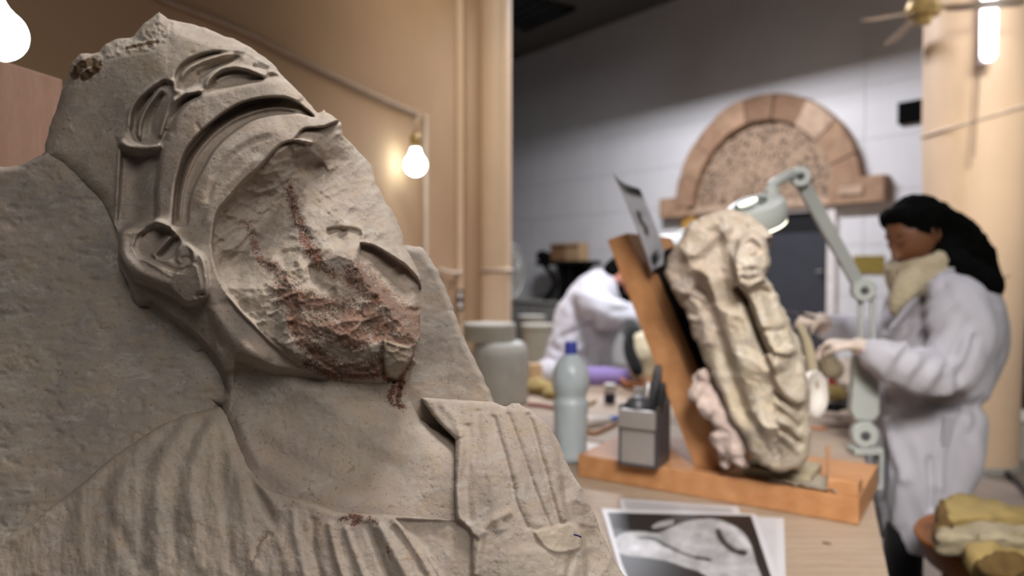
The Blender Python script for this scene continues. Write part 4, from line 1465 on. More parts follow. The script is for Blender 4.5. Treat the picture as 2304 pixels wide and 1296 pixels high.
bc = WLp(935, 371, 0.13)
bulb(bc, 0.064, WLp(942, 257, 0.03), 'glowing bare bulb hanging on the left wall near the slim column')
bc2 = P(-2, 78, 1.55)
t2 = bulb(bc2, 0.052, P(-60, -160, 1.7), 'large glowing bulb at the upper left corner above the pinkish board', (-0.25, 0.1, 1))

# ---------------------------------------------------------------- pinkish board behind the slab
bb = thing('plywood_board', 'upright pinkish plywood board behind the slab at the left edge', 'board', P(20, 340, 1.02).xyz * 1.0)
bb.location.z = TABLE_Z
q0, q1 = P(-160, 84, 1.00), P(140, 179, 1.10)
bm = bmesh.new()
a_, b_ = Vector((q0.x, q0.y, TABLE_Z)), Vector((q1.x, q1.y, TABLE_Z))
nrm = (b_ - a_).cross(Zv).normalized()
add_prism(bm, [a_, b_, Vector((b_.x, b_.y, q1.z)), Vector((a_.x, a_.y, q0.z))], -nrm * 0.03, bevel=0.002)
obj('panel', bm, M['pink_ply'], bb)
bm = bmesh.new()
add_box(bm, (0, 0, 0), (0.30, 0.05, 0.05), bevel=0.003)
bmesh.ops.transform(bm, matrix=basis((b_ - a_).normalized(), -nrm, Zv, (a_ + b_) / 2 - nrm * 0.055 + Zv * 0.03), verts=bm.verts)
obj('foot_batten', bm, M['bare_wood'], bb)
# ================================================================ work table
TZ = TABLE_Z
E0 = PZ(2000, 1296, TZ)
E1 = PZ(1937, 985, TZ)
ed = (E1 - E0).normalized()
TW = 0.30   # plank width (across V)
tcorner = E0 + ed * 2.15
table = thing('work_table', 'long work table of rough pale planks carrying the stones and tools', 'table', Vector((0.1, 1.9, 0)))
# planks run along U; each clipped between the right edge line and a left end
ulen = 3.1
for k in range(11):
    # signed distance along V from the origin of the seam seen at (1780,1240)
    s0 = PZ(1780, 1240, TZ).dot(V) + (k - 4) * 0.30
    s1 = s0 + 0.30 - 0.006
    # right edge point on each seam line
    def on_edge(s):
        return E0 + ed * ((s - E0.dot(V)) / ed.dot(V))
    a0, a1 = on_edge(s0), on_edge(s1)
    if s1 > (E0 + ed * 1.98).dot(V):
        break
    b0, b1 = [q_ - U * min(ulen, (q_ - WL0 - WLn * 0.04).dot(WLn) / U.dot(WLn)) for q_ in (a0, a1)]
    dz = 0.0015 * ((k * 7) % 3)
    bm = bmesh.new()
    add_prism(bm, [a0 - Zv * 0.0 - Zv * dz, a1 - Zv * dz, b1 - Zv * dz, b0 - Zv * dz], -Zv * 0.035, bevel=0.002)
    me_o = obj('plank', bm, M['bare_wood'], table)
for (s, t_) in ((0.15, 0.12), (2.45, 0.12), (0.15, 1.75), (2.0, 1.75)):
    q = E0 + ed * t_ - U * s
    q = Vector((q.x, q.y, 0))
    bm = bmesh.new()
    add_box(bm, (0, 0, (TZ - 0.04) / 2), (0.07, 0.07, TZ - 0.04), basis(U, V, Zv, q), bevel=0.004)
    obj('leg', bm, M['bare_wood'], table)
for t_ in (0.12, 1.75):
    sl_ = 2.30 if t_ < 1 else 1.85
    q = E0 + ed * t_ - U * (0.15 + sl_ / 2)
    bm = bmesh.new()
    add_box(bm, (0, 0.05, TZ - 0.085), (sl_, 0.03, 0.09), basis(U, V, Zv, Vector((q.x, q.y, 0))), bevel=0.003)
    obj('apron', bm, M['bare_wood'], table)
# dark knot on the plank (a flat plug of darker wood)
q = PZ(1860, 1221, TZ + 0.0006)
bm = bmesh.new()
add_loft(bm, [circle(q - Zv * 0.003, U, V, 0.009, 0.005, 12), circle(q, U, V, 0.009, 0.005, 12)])
obj('knot', bm, M['foam_brown'], table)

# wooden cradle under the foreground bust (hidden below the frame)
bm = bmesh.new()
add_box(bm, (-0.10, 0.74, TZ + 0.03), (0.42, 0.12, 0.06), bevel=0.004)
tag(obj('support_beam', bm, M['bare_wood']), 'wooden beam under the foreground stone bust', 'beam')

# ================================================================ easel: base board, leaning beam, stop block
BL, BR = PZ(1300, 1072, TZ), PZ(1932, 1182, TZ)
eu = (BR - BL).normalized()
ev = Vector((-eu.y, eu.x, 0))
BT = 0.062
easel = thing('leaning_easel', 'heavy orange wood easel with a leaning board on a thick base plank', 'easel', (BL + BR) / 2)
bm = bmesh.new()
add_prism(bm, [BL, BR, BR + ev * 0.33, BL + ev * 0.33], Zv * BT, bevel=0.003)
obj('base_plank', bm, M['easel_wood'], easel)
L = (BR - BL).length
bm = bmesh.new()
q = BR - eu * 0.035 + ev * 0.035 + Zv * BT
add_box(bm, (0, 0, 0.016), (0.066, 0.066, 0.032), basis(eu, ev, Zv, q), bevel=0.003)
obj('stop_block', bm, M['easel_wood'], easel)
# leaning board: bottom on the base, edge towards the camera
front = BL + Zv * BT


def on_front(px, py, off=0.0):
    """pixel on the vertical plane of the board's front edge"""
    return PW(px, py, BL + ev * (0.055 + off), ev)


b_l, b_r = on_front(1562, 1078), on_front(1640, 1094)
t_l, t_r = on_front(1366, 540), on_front(1411, 524)
b_l.z = b_r.z = TZ + BT
bw = 0.33
bm = bmesh.new()
add_prism(bm, [b_l, b_r, t_r, t_l], ev * bw, bevel=0.003)
obj('leaning_board', bm, M['easel_wood'], easel)
lean = (t_r - b_r).normalized()
# rear brace
bm = bmesh.new()
m0 = b_l + (t_l - b_l) * 0.55
foot = Vector((m0.x, m0.y, TZ + BT)) - eu * 0.09
bm = bmesh.new()
qq = [m0 + ev * 0.30, m0 + ev * 0.30 + Zv * 0.05, foot + ev * 0.30 - eu * 0.03, foot + ev * 0.30 + eu * 0.02]
add_prism(bm, [m0, m0 + (t_l - b_l).normalized() * 0.05, foot - eu * 0.045, foot], ev * 0.03)
bmesh.ops.transform(bm, matrix=Matrix.Translation(ev * 0.28), verts=bm.verts)
obj('brace', bm, M['easel_wood'], easel)

# black block on the board's face, filling the gap behind the stone
fnorm = lean.cross(ev).normalized()
if fnorm.dot(eu) < 0:
    fnorm = -fnorm
bm = bmesh.new()
p0 = b_r + lean * 0.20 + ev * 0.085 + fnorm * 0.001
add_prism(bm, [p0, p0 + lean * 0.40, p0 + lean * 0.40 + ev * 0.235, p0 + ev * 0.235], fnorm * 0.07, bevel=0.01)
tag(obj('foam_pad', bm, M['gap_black']), 'black block filling the gap between the leaning board and the beige relief', 'pad')

# ---------------------------------------------------------------- rolled towel between board and stone
bm = bmesh.new()
tw = [(1592, 846, 34, 1.80), (1586, 880, 30, 1.78), (1610, 905, 42, 1.77), (1625, 940, 34, 1.76), (1640, 975, 38, 1.75), (1652, 1010, 40, 1.75), (1668, 1040, 26, 1.75), (1600, 930, 26, 1.80), (1618, 985, 26, 1.80), (1634, 1035, 22, 1.78)]
for x, y, r, d in tw:
    c = P(x, y, d)
    rad = r / FPX * d
    for j in range(3):
        bmesh.ops.create_icosphere(bm, subdivisions=2, radius=rad * random.uniform(0.6, 0.85), matrix=Matrix.Translation(c + Vector((random.uniform(-1, 1), random.uniform(0, 2), random.uniform(-1, 1))) * rad * 0.4))
me = fuse(bm, 0.006, 3)


def displace(me, fn):
    n = len(me.vertices)
    co = np.empty(n * 3, np.float32)
    me.vertices.foreach_get('co', co)
    no = np.empty(n * 3, np.float32)
    me.vertices.foreach_get('normal', no)
    co, no = co.reshape(-1, 3), no.reshape(-1, 3)
    co = co + no * np.asarray(fn(co))[:, None]
    me.vertices.foreach_set('co', co.astype(np.float32).ravel())
    me.update()


displace(me, lambda c: 0.006 * fbm(c[:, 0] * 45, c[:, 1] * 45, c[:, 2] * 38, 3, 5) - 0.008 * np.abs(vnoise(c[:, 0] * 28, c[:, 1] * 28, c[:, 2] * 28, 9)))
tag(link('rolled_towel', me, M['towel']), 'crumpled pale pink towel wedged between board and beige relief', 'towel')

# ================================================================ second stone: weathered relief bust leaning on the board
R = Raster(1470, 1850, 455, 1100, 2.5)
R.gain = 1.35
X, Y = R.X, R.Y
R.H = R.tps([(1560, 520, 0), (1640, 480, 5), (1700, 560, 45), (1720, 620, 40), (1540, 620, -30), (1510, 600, -60), (1600, 700, 10), (1560, 690, -30), (1680, 720, 40), (1760, 720, 30),
             (1640, 800, 20), (1720, 830, 60), (1800, 800, 25), (1600, 800, -30), (1680, 950, 15), (1760, 950, 60), (1815, 930, 20), (1740, 1040, 30), (1800, 1060, 30), (1660, 1000, -10)])
R.H += 4 * fbm(X / 40, Y / 50, oct=4, seed=201) + 1.2 * fbm(X / 9, Y / 9, oct=3, seed=202)
R.H += 0.8 * R.chips(160, 0.006, 0.25, 6, 203, 1.4, 0.9)
# edge band of the slab on the left, deep channel between slab and figure
R.stroke([(1560, 600), (1590, 680), (1625, 780), (1660, 880), (1690, 970)], -22, 16)
R.edge([(1640, 560), (1655, 620), (1690, 690), (1722, 790), (1745, 850)], 26, 10, 80, side=-1)
R.stroke([(1655, 640), (1680, 680), (1705, 740), (1730, 800)], -30, 9, taper=0.05)
R.stroke([(1600, 500), (1620, 560), (1625, 620), (1640, 700)], -16, 18)
R.stroke([(1530, 560), (1560, 570), (1600, 540), (1650, 500)], 14, 14)
R.stroke([(1555, 650), (1590, 660), (1600, 690)], -16, 10)
R.poly([(1520, 670), (1560, 665), (1590, 690), (1570, 715), (1530, 700)], -14, 12)
R.stroke([(1690, 560), (1700, 600), (1720, 640)], 14, 14)
# head of the figure with face in profile at the right
R.poly([(1662, 540), (1690, 525), (1715, 535), (1728, 570), (1728, 600), (1718, 625), (1690, 650), (1662, 640), (1652, 590)], 20, 14)
R.stroke([(1672, 552), (1690, 545), (1705, 556), (1700, 574), (1682, 574)], -8, 5)
R.stroke([(1668, 600), (1700, 596), (1724, 606)], 9, 7)
R.stroke([(1662, 625), (1690, 628), (1716, 622)], -10, 6)
R.stroke([(1690, 660), (1720, 655), (1745, 690)], -12, 7)
R.poly([(1680, 690), (1700, 665), (1740, 670), (1770, 730), (1790, 790), (1760, 800), (1720, 770)], 18, 14)
R.poly([(1740, 790), (1790, 780), (1812, 830), (1815, 900), (1780, 905), (1745, 860)], 16, 16)
R.stroke([(1700, 745), (1740, 745), (1775, 740)], -8, 6)
for k in range(6):
    R.stroke([(1735 + 3 * k, 880 + 20 * k), (1770 + 2 * k, 905 + 18 * k), (1805, 935 + 18 * k)], 8 if k % 2 else -8, 7)
for k in range(4):
    R.stroke([(1660 + 14 * k, 900 + 12 * k), (1700 + 12 * k, 960 + 10 * k), (1740 + 10 * k, 1030)], (-7, 6)[k % 2], 9)
R.stroke([(1700, 640), (1730, 720), (1755, 790)], 6, 8)
out2 = [(1497, 612), (1500, 590), (1512, 560), (1530, 545), (1540, 515), (1556, 496), (1600, 480), (1640, 468), (1680, 480), (1715, 505), (1738, 530), (1722, 540), (1730, 562), (1730, 600), (1722, 618), (1738, 640), (1760, 690), (1782, 735), (1800, 770), (1815, 830),
        (1822, 880), (1820, 930), (1826, 980), (1818, 1030), (1800, 1056), (1760, 1064), (1738, 1062), (1712, 1048), (1690, 1020), (1672, 985), (1650, 950), (1628, 905), (1606, 860), (1586, 815), (1566, 770), (1550, 725), (1538, 690), (1520, 668), (1508, 640)]
me = R.mesh('relief', out2, 1.70, 0.00112, 0.15, rim=20, rimw=13, rough_edge=3)
rel = thing('relief_bust', 'beige weathered stone relief of a figure leaning on the orange board', 'sculpture', P(1760, 1066, 1.74))
rel.location.z = TZ + BT
link('carved_block', me, M['stone_far'], rel)
# wedges of foam under it
bm = bmesh.new()
q = PZ(1752, 1074, TZ + BT)
add_box(bm, (0, 0.04, 0.012), (0.16, 0.14, 0.022), basis(eu, ev, Zv, q), bevel=0.004)
tag(obj('foam_sheet', bm, M['foam_pale']), 'pale foam sheet on the base plank under the beige relief', 'foam')
bm = bmesh.new()
q = PZ(1850, 1108, TZ + BT)
N = 12
gv = [[bm.verts.new(q + eu * ((i / N - 0.5) * 0.15 - 0.045) + ev * ((j / N - 0.5) * 0.11 + 0.052) + Zv * (0.004 + 0.012 * abs(math.sin(i * 1.3 + j * 0.9)) * random.uniform(0.4, 1))) for j in range(N + 1)] for i in range(N + 1)]
for i in range(N):
    for j in range(N):
        bm.faces.new((gv[i][j], gv[i + 1][j], gv[i + 1][j + 1], gv[i][j + 1]))
r_ = bmesh.ops.solidify(bm, geom=bm.faces[:], thickness=0.0015)
tag(obj('plastic_film', bm, M['tape'], smooth=True), 'crumpled cream plastic film on the base plank beside the stop block', 'film')
# upright thin stick
tag(tube_obj('thin_stick', [PZ(1868, 1098, TZ + BT + 0.003), P(1862, 1008, 1.78)], 0.005, M['tool_wood'], n=8), 'thin upright brown stick near the stop block', 'stick')

# ================================================================ printed sheets
def sheet(name, corners, tone, lab, parent=None, n=70, curl=0.0, thick=0.0006, nrm=Zv, cat='printed sheet', group=None, both=False):
    """corners: world points, order (0,0),(1,0),(1,1),(0,1); tone(u,v)->grey array"""
    m = n
    u, v = np.meshgrid(np.linspace(0, 1, m + 1), np.linspace(0, 1, m + 1))
    c = [np.array(q) for q in corners]
    Pp = (c[0] * ((1 - u) * (1 - v))[..., None] + c[1] * (u * (1 - v))[..., None] + c[2] * (u * v)[..., None] + c[3] * ((1 - u) * v)[..., None])
    nn = np.array(nrm)
    Pp = Pp + nn * (curl * (np.sin(u * math.pi) * 0.5 + (v - 0.5) ** 2))[..., None]
    top = Pp.reshape(-1, 3)
    bot = (Pp - nn * thick).reshape(-1, 3)
    idx = np.arange((m + 1) ** 2).reshape(m + 1, m + 1)
    F = np.stack([idx[:-1, :-1], idx[:-1, 1:], idx[1:, 1:], idx[1:, :-1]], -1).reshape(-1, 4)
    off = (m + 1) ** 2
    Fb = F[:, ::-1] + off
    b_ = np.r_[idx[0, :], idx[1:, -1], idx[-1, -2::-1], idx[-2:0:-1, 0]]
    b2 = np.roll(b_, -1)
    Fs = np.stack([b_, b_ + off, b2 + off, b2], -1)
    me = np_mesh(name, np.vstack([top, bot]), np.vstack([F, Fb, Fs]))
    g = tone(u, v).reshape(-1)
    a = me.attributes.new('ink_tone', 'FLOAT_COLOR', 'POINT')
    colr = np.ones((off * 2, 4), np.float32) * 0.6
    if both:
        g2 = np.r_[g, g]
        colr[:, 0], colr[:, 1], colr[:, 2] = g2 * 0.98, g2 * 0.98, g2 * 1.08
    colr[:off, 0] = g * 0.98
    colr[:off, 1] = g * 0.98
    colr[:off, 2] = g * 1.05
    colr[:, 3] = 1
    a.data.foreach_set('color', colr.ravel())
    o_ = link(name, me, M['print'], parent)
    tag(o_, lab, cat, group)
    return o_


class UV(Raster):
    def __init__(self, X, Y):
        self.X, self.Y = X, Y
        self.H = np.zeros_like(X)
        self.gain = 1.0
        self.nx, self.ny = X.shape[1], X.shape[0]
        self.step = 1

    def _win(self, p, pad):
        return (slice(0, self.ny), slice(0, self.nx))


def bilin(c, u, v):
    return [c[0][k] * (1 - u) * (1 - v) + c[1][k] * u * (1 - v) + c[2][k] * u * v + c[3][k] * (1 - u) * v for k in (0, 1)]


def hpix(px, py, z):
    return PZ(px, py, z)


# front sheet: photograph of a carved fragment on black
cA = [(1352, 1144), (1700, 1156), (1778, 1372), (1420, 1372)]


def tone_a(u, v):
    H = [np.array(PZ(*c, TZ)) for c in cA]
    W = H[0][None, None] * ((1 - u) * (1 - v))[..., None] + H[1] * (u * (1 - v))[..., None] + H[2] * (u * v)[..., None] + H[3] * ((1 - u) * v)[..., None]
    d = W - np.array(EYE)
    # flat print drawn in the sheet's own frame (pixel frame used only as a drawing board for its picture)
    yy = d[..., 1] * math.cos(PITCH) - d[..., 2] * math.sin(PITCH)
    X_ = CX + FPX * d[..., 0] / yy
    Y_ = CY - FPX * (d[..., 1] * math.sin(PITCH) + d[..., 2] * math.cos(PITCH)) / yy
    r = UV(X_, Y_)
    g = np.full(X_.shape, 0.62)
    im = r.mask([(1367, 1153), (1690, 1160), (1735, 1296), (1758, 1362), (1440, 1362), (1400, 1270)], 3, 1)
    bg = 0.012
    shape = r.mask([(1376, 1222), (1392, 1204), (1418, 1196), (1450, 1196), (1480, 1200), (1510, 1186), (1550, 1172), (1600, 1166), (1640, 1178), (1670, 1196), (1690, 1226), (1702, 1270), (1715, 1300), (1720, 1350), (1600, 1350), (1590, 1296), (1540, 1276), (1500, 1262), (1450, 1254), (1412, 1250), (1386, 1240)], 7, 2)
    shape = np.maximum(shape, 0.8 * r.mask([(1466, 1184), (1484, 1174), (1515, 1170), (1512, 1180), (1490, 1186), (1470, 1190)], 4, 2))
    r.H = 0.40 + 0.10 * fbm(X_ / 22, Y_ / 16, oct=4, seed=301)
    r.stroke([(1425, 1208), (1470, 1212), (1500, 1228), (1550, 1250), (1610, 1262)], -0.42, 4, taper=0.1)
    r.stroke([(1470, 1232), (1520, 1240), (1570, 1256)], 0.12, 5)
    r.stroke([(1612, 1186), (1625, 1215), (1650, 1238), (1685, 1246)], -0.46, 7, taper=0.1)
    r.stroke([(1560, 1200), (1580, 1204)], -0.12, 8)
    r.stroke([(1640, 1185), (1672, 1215), (1690, 1235)], 0.14, 6)
    r.stroke([(1520, 1210), (1560, 1225), (1600, 1232)], 0.10, 10)
    r.stroke([(1395, 1225), (1430, 1236), (1470, 1236)], 0.10, 8)
    pic = bg + shape * np.clip(r.H, 0.01, 0.62)
    return g * (1 - im) + pic * im


sheet('printed_sheet', [PZ(*c, TZ + 0.0045) for c in cA], tone_a, 'front black-and-white photo print of a carved fragment on the table', n=210, group=None)
# the stack below it
for (cs, z, base, lab) in (([(1374, 1190), (1700, 1164), (1768, 1166), (1790, 1372)], 0.0022, 0.55, 'white sheet showing to the right from under the photo print'),
                           ([(1392, 1120), (1660, 1138), (1752, 1360), (1450, 1360)], 0.0008, 0.38, 'grey-printed sheet peeking out behind the photo print')):
    if z > 0.002:
        cs = [(1480, 1150), (1764, 1164), (1770, 1372), (1470, 1372)]
    def tone_b(u, v, base=base):
        e = np.minimum.reduce([u, 1 - u, v, 1 - v])
        return np.where(e < 0.05, 0.62, base * (1 + 0.05 * fbm(u * 9, v * 9, oct=3, seed=7)))
    sheet('printed_sheet', [PZ(*c, TZ + z) for c in cs], tone_b, lab, n=40)

# upright print clipped on the board top
cU = [P(1383, 388, 1.84), P(1443, 424, 1.97), P(1506, 592, 2.06), P(1470, 612, 1.92)]


def tone_u(u, v):
    r = UV(u * 100, v * 200)
    r.H = np.full(u.shape, 0.36)
    r.H += 0.06 * fbm(u * 6, v * 9, oct=3, seed=41)
    r.stroke([(6, 12), (50, 16), (92, 10)], -0.62, 11, k=2, taper=0)
    r.stroke([(60, 60), (52, 85), (62, 105), (50, 125)], -0.5, 9, k=3)
    r.stroke([(50, 165), (60, 190)], -0.5, 22, k=2)
    r.stroke([(4, 20), (4, 190)], -0.3, 4, k=1)
    return np.clip(r.H, 0.02, 0.62)


nu = (cU[1] - cU[0]).cross(cU[3] - cU[0]).normalized()
sheet('photo_print', cU, tone_u, 'tall curled photo print standing on top of the leaning board', n=60, curl=0.02, nrm=nu, both=True)

# ================================================================ metal tool holder with tools
def pxbox(name, x0, x1, ytop, ybot, depth, dd, mat, parent, bevel=0.003, rot=None):
    a_, b_ = P(x0, ybot, depth), P(x1, ybot, depth)
    c_ = P(x0, ytop, depth)
    w, h_ = (b_ - a_).length, c_.z - a_.z
    bm = bmesh.new()
    add_box(bm, (w / 2, dd / 2, h_ / 2), (w, dd, h_), Matrix.Translation(a_), bevel=bevel)
    return obj(name, bm, mat, parent)


q = PZ(1394, 1044, TZ + BT)
bx_u = (PZ(1478, 1056, TZ + BT) - q)
bw_ = bx_u.length
bx_u.normalize()
bx_v = Vector((-bx_u.y, bx_u.x, 0))
mb = basis(bx_u, bx_v, Zv, q)
hold = thing('tool_caddy', 'steel open-topped tool caddy standing on the base plank', 'caddy', q)
bh = 0.158
bdp = 0.10
for (c, s, m) in (((bw_ / 2, 0.0, bh * 0.47), (bw_, 0.004, bh * 0.94), 'steel'), ((bw_ / 2, bdp, bh * 0.6), (bw_, 0.004, bh * 1.2), 'steel'), ((0, bdp / 2, bh * 0.5), (0.004, bdp, bh), 'steel'),
                  ((bw_, bdp / 2, bh * 0.5), (0.004, bdp, bh), 'steel_dark'), ((bw_ / 2, bdp / 2, 0.003), (bw_, bdp, 0.006), 'steel_dark')):
    bm = bmesh.new()
    add_box(bm, c, s, mb, bevel=0.001)
    obj('side_panel' if c[2] > 0.01 else 'bottom_plate', bm, M[m], hold)
bm = bmesh.new()
add_box(bm, (bw_ / 2, -0.008, bh * 0.79), (bw_ * 0.98, 0.014, bh * 0.30), mb, bevel=0.003)
obj('front_lip', bm, M['steel'], hold)
for (x, z, w, h_) in ((bw_ / 2, 0.004, bw_, 0.007), (0.002, bh / 2, 0.006, bh), (bw_ - 0.002, bh / 2, 0.006, bh)):
    bm = bmesh.new()
    add_box(bm, (x, -0.003, z), (w, 0.006, h_), mb, bevel=0.001)
    obj('edge_strip', bm, M['steel_dark'], hold)
# tools standing in it
for (x, y, L_, tx, ty, m, lab) in ((0.05, 0.05, 0.25, 0.03, 0.02, 'steel_dark', 'tallest dark chisel standing in the steel caddy'),
                                   (0.07, 0.03, 0.21, 0.035, 0.0, 'black', 'black-handled tool leaning right in the steel caddy'),
                                   (0.035, 0.06, 0.20, 0.01, 0.03, 'steel', 'bright flat file in the steel caddy'),
                                   (0.082, 0.07, 0.23, 0.02, 0.03, 'steel_dark', 'dark flat rasp at the back of the steel caddy')):
    p = mb @ Vector((x, y, 0.008))
    p2 = mb @ Vector((x + tx, y + ty, L_))
    t = thing('hand_tool', lab, 'tool', p)
    mid = p + (p2 - p) * 0.55
    tube_obj('blade', [p, mid], [0.004, 0.006], M['steel'], t, n=8)
    bm = bmesh.new()
    add_tube(bm, [mid, mid + (p2 - mid) * 0.3, mid + (p2 - mid) * 0.8, p2], [0.007, 0.012, 0.013, 0.010], 10)
    obj('handle', bm, M[m], t, smooth=True)
# dark curved scoop on the caddy
bm = bmesh.new()
c0 = mb @ Vector((0.035, 0.045, bh * 0.97))
add_loft(bm, [circle(c0 - Zv * 0.05, bx_u, bx_v, 0.02, 0.03, 16), circle(c0 - Zv * 0.02, bx_u, bx_v, 0.03, 0.035, 16), circle(c0 + Zv * 0.012, bx_u, bx_v, 0.030, 0.033, 16), circle(c0 + Zv * 0.022, bx_u, bx_v, 0.016, 0.02, 16)])
tag(obj('sanding_block', bm, M['steel_dark'], smooth=True), 'rounded dark sanding block sitting in the steel caddy mouth', 'tool')

# ================================================================ bottle of cloudy water
bq = PZ(1284, 1036, TZ)
d_b = bq.y
k_ = d_b / FPX
zc = lambda y: (P(1284, y, d_b).z - TZ)
prof_px = [(0, 1040), (30, 1040), (36, 1034), (37, 1020), (35, 1014), (37, 1006), (35, 998), (37, 990), (35, 982), (38, 974), (36, 966), (38, 958), (36, 950), (39, 942), (37, 934), (39, 926), (38, 914), (40, 906), (38, 900), (34, 894), (35, 886), (41, 874), (43, 856), (41, 838), (35, 820), (26, 808), (18, 800), (15, 796)]
bot = thing('water_bottle', 'ribbed plastic bottle of cloudy water with a blue cap, beside the foreground bust', 'bottle', bq)
bm = bmesh.new()
add_lathe(bm, Vector((bq.x, bq.y, TZ)), [(max(r, 0.5) * k_, max(zc(y), 0.001)) for r, y in prof_px], 40)
obj('bottle_body', bm, M['bottle'], bot, smooth=True)
bm = bmesh.new()
add_lathe(bm, Vector((bq.x, bq.y, TZ)), [(0.5 * k_, 0.004), (33 * k_, 0.005)] + [(r * 0.93 * k_, zc(y)) for r, y in prof_px[3:-4]] + [(1 * k_, zc(822))], 32)
o = obj('water', bm, M['bottle_water'], bot, smooth=True)
o['label'] = 'cloudy grey-green water'
bm = bmesh.new()
add_lathe(bm, Vector((bq.x, bq.y, TZ)), [(0.5 * k_, zc(799)), (15 * k_, zc(799)), (15.5 * k_, zc(797)), (14 * k_, zc(795)), (14 * k_, zc(772)), (12.5 * k_, zc(768)), (0.5 * k_, zc(768))], 24)
obj('cap', bm, M['blue_cap'], bot, smooth=False)
bm = bmesh.new()
add_lathe(bm, Vector((bq.x, bq.y, TZ)), [(15 * k_, zc(803)), (18 * k_, zc(803)), (18 * k_, zc(800)), (15 * k_, zc(800))], 24)
obj('neck_ring', bm, M['bottle'], bot)

# ---------------------------------------------------------------- small things on the table, left
q = PZ(1372, 906, TZ)
k_ = q.y / FPX
t = thing('small_jar', 'tiny dark jar with a white cap between the bottle and the caddy', 'jar', q)
bm = bmesh.new()
add_lathe(bm, q, [(1 * k_, 0), (12 * k_, 0), (13 * k_, 3 * k_), (13 * k_, 18 * k_), (9 * k_, 22 * k_)], 20)
autosmooth(obj('jar_body', bm, M['navy'], t))
bm = bmesh.new()
add_lathe(bm, q, [(1 * k_, 22 * k_), (14 * k_, 22 * k_), (14 * k_, 41 * k_), (12 * k_, 43 * k_), (1 * k_, 43 * k_)], 20)
autosmooth(obj('jar_cap', bm, M['white_plastic'], t))
q0, q1 = PZ(1312, 948, TZ + 0.02), PZ(1372, 944, TZ + 0.018)
t = thing('plastic_tube', 'white squeezed tube with a bright blue cap lying behind the bottle', 'tube', q0 - Zv * 0.02)
bm = bmesh.new()
add_tube(bm, [q0, q0 + (q1 - q0) * 0.5, q1], [0.026, 0.022, 0.013], 14, flat=((0, 0, 1), 0.75))
obj('tube_body', bm, M['white_plastic'], t, smooth=True)
tube_obj('tube_cap', [q1, PZ(1385, 942, TZ + 0.018)], 0.012, M['bright_blue'], t, n=12)
for pts, m, lab in (([(1322, 972), (1345, 972), (1392, 950)], 'tool_wood', 'brown wooden spatula lying beside the steel caddy'),
                    ([(1318, 912), (1340, 901)], 'tan_box', 'short pale stick lying behind the water bottle'),
                    ([(1188, 910), (1215, 912), (1246, 917)], 'tool_red', 'dark red tool handle lying left of the water bottle')):
    tag(tube_obj('handled_tool' if m == 'tool_red' else 'wooden_stick', [PZ(x, y, TZ + 0.008) for x, y in pts], 0.0075, M[m], n=10, smooth_k=4), lab, 'tool')
bm = bmesh.new()
for (x, y, r) in ((1205, 885, 0.055), (1232, 888, 0.05), (1214, 872, 0.04), (1240, 896, 0.035)):
    c = PZ(x, y, TZ)
    bmesh.ops.create_icosphere(bm, subdivisions=3, radius=r, matrix=Matrix.Translation(c + Zv * (r * 0.55 + 0.004)) @ Matrix.Diagonal((1.2, 1, 0.55, 1)))
me = fuse(bm, 0.008, 2)
displace(me, lambda c: 0.006 * fbm(c[:, 0] * 40, c[:, 1] * 40, c[:, 2] * 40, 3, 15))
tag(link('sponge_pile', me, M['foam']), 'crumpled yellow sponge on the table just left of the bottle', 'sponge')
bm = bmesh.new()
q = PZ(1203, 858, TZ)
add_box(bm, (0, 0, 0.045), (0.065, 0.05, 0.09), Matrix.Translation(q) @ Matrix.Rotation(0.3, 4, 'Z'), bevel=0.006)
tag(obj('wood_block', bm, M['tan_box']), 'small ochre block standing behind the yellow sponge', 'block')
bm = bmesh.new()
q = PZ(1332, 1014, TZ)
add_box(bm, (-0.02, 0.02, 0.004), (0.13, 0.09, 0.008), basis(U, V, Zv, q), bevel=0.002)
tag(obj('paper_offcut', bm, M['white_plastic']), 'flat white offcut lying under the bottle near the base plank', 'paper')

# ================================================================ behind the relief: plaster heads, foam, red can
def blob(name, specs, mat, vox, amp, lab, cat, seed=3, sm=3):
    bm = bmesh.new()
    for (x, y, d, rx, ry, rz_) in specs:
        c = P(x, y, d)
        bmesh.ops.create_icosphere(bm, subdivisions=3, radius=1.0, matrix=Matrix.Translation(c) @ Matrix.Diagonal((rx, ry, rz_, 1)))
    me = fuse(bm, vox, sm)
    displace(me, lambda c: amp * fbm(c[:, 0] * 25, c[:, 1] * 25, c[:, 2] * 25, 3, seed))
    return tag(link(name, me, mat), lab, cat)


blob('plaster_cast', [(1450, 792, 3.5, 0.07, 0.075, 0.10), (1448, 832, 3.5, 0.064, 0.064, 0.06), (1440, 765, 3.5, 0.038, 0.05, 0.038)], M['plaster'], 0.008, 0.006, 'rounded cream plaster cast seen behind the leaning board', 'cast')
bm = bmesh.new()
q = PZ(1452, 872, TZ)
add_lathe(bm, q, [(0.01, 0), (0.10, 0), (0.115, 0.02), (0.12, 0.045), (0.11, 0.045), (0.10, 0.02), (0.01, 0.016)], 28)
tag(obj('clay_dish', bm, M['terracotta'], smooth=True), 'orange clay dish under the cream plaster cast', 'dish')
t = thing('plaster_disc', 'upright white round dish behind the right flank of the beige relief', 'dish', P(1836, 940, 1.92))
c = P(1828, 886, 1.97)
ax = (Vector((0.62, -0.75, 0.10))).normalized()
bm = bmesh.new()
add_lathe(bm, c, [(0.005, -0.02), (0.045, -0.018), (0.062, 0.0), (0.064, 0.01), (0.058, 0.014), (0.04, 0.0), (0.005, -0.004)], 32, ax)
obj('bowl', bm, M['white_plastic'], t, smooth=True)
bm = bmesh.new()
add_lathe(bm, c, [(0.02, -0.03), (0.028, -0.03), (0.028, -0.015), (0.02, -0.015)], 24, ax)
obj('foot', bm, M['white_plastic'], t, smooth=True)
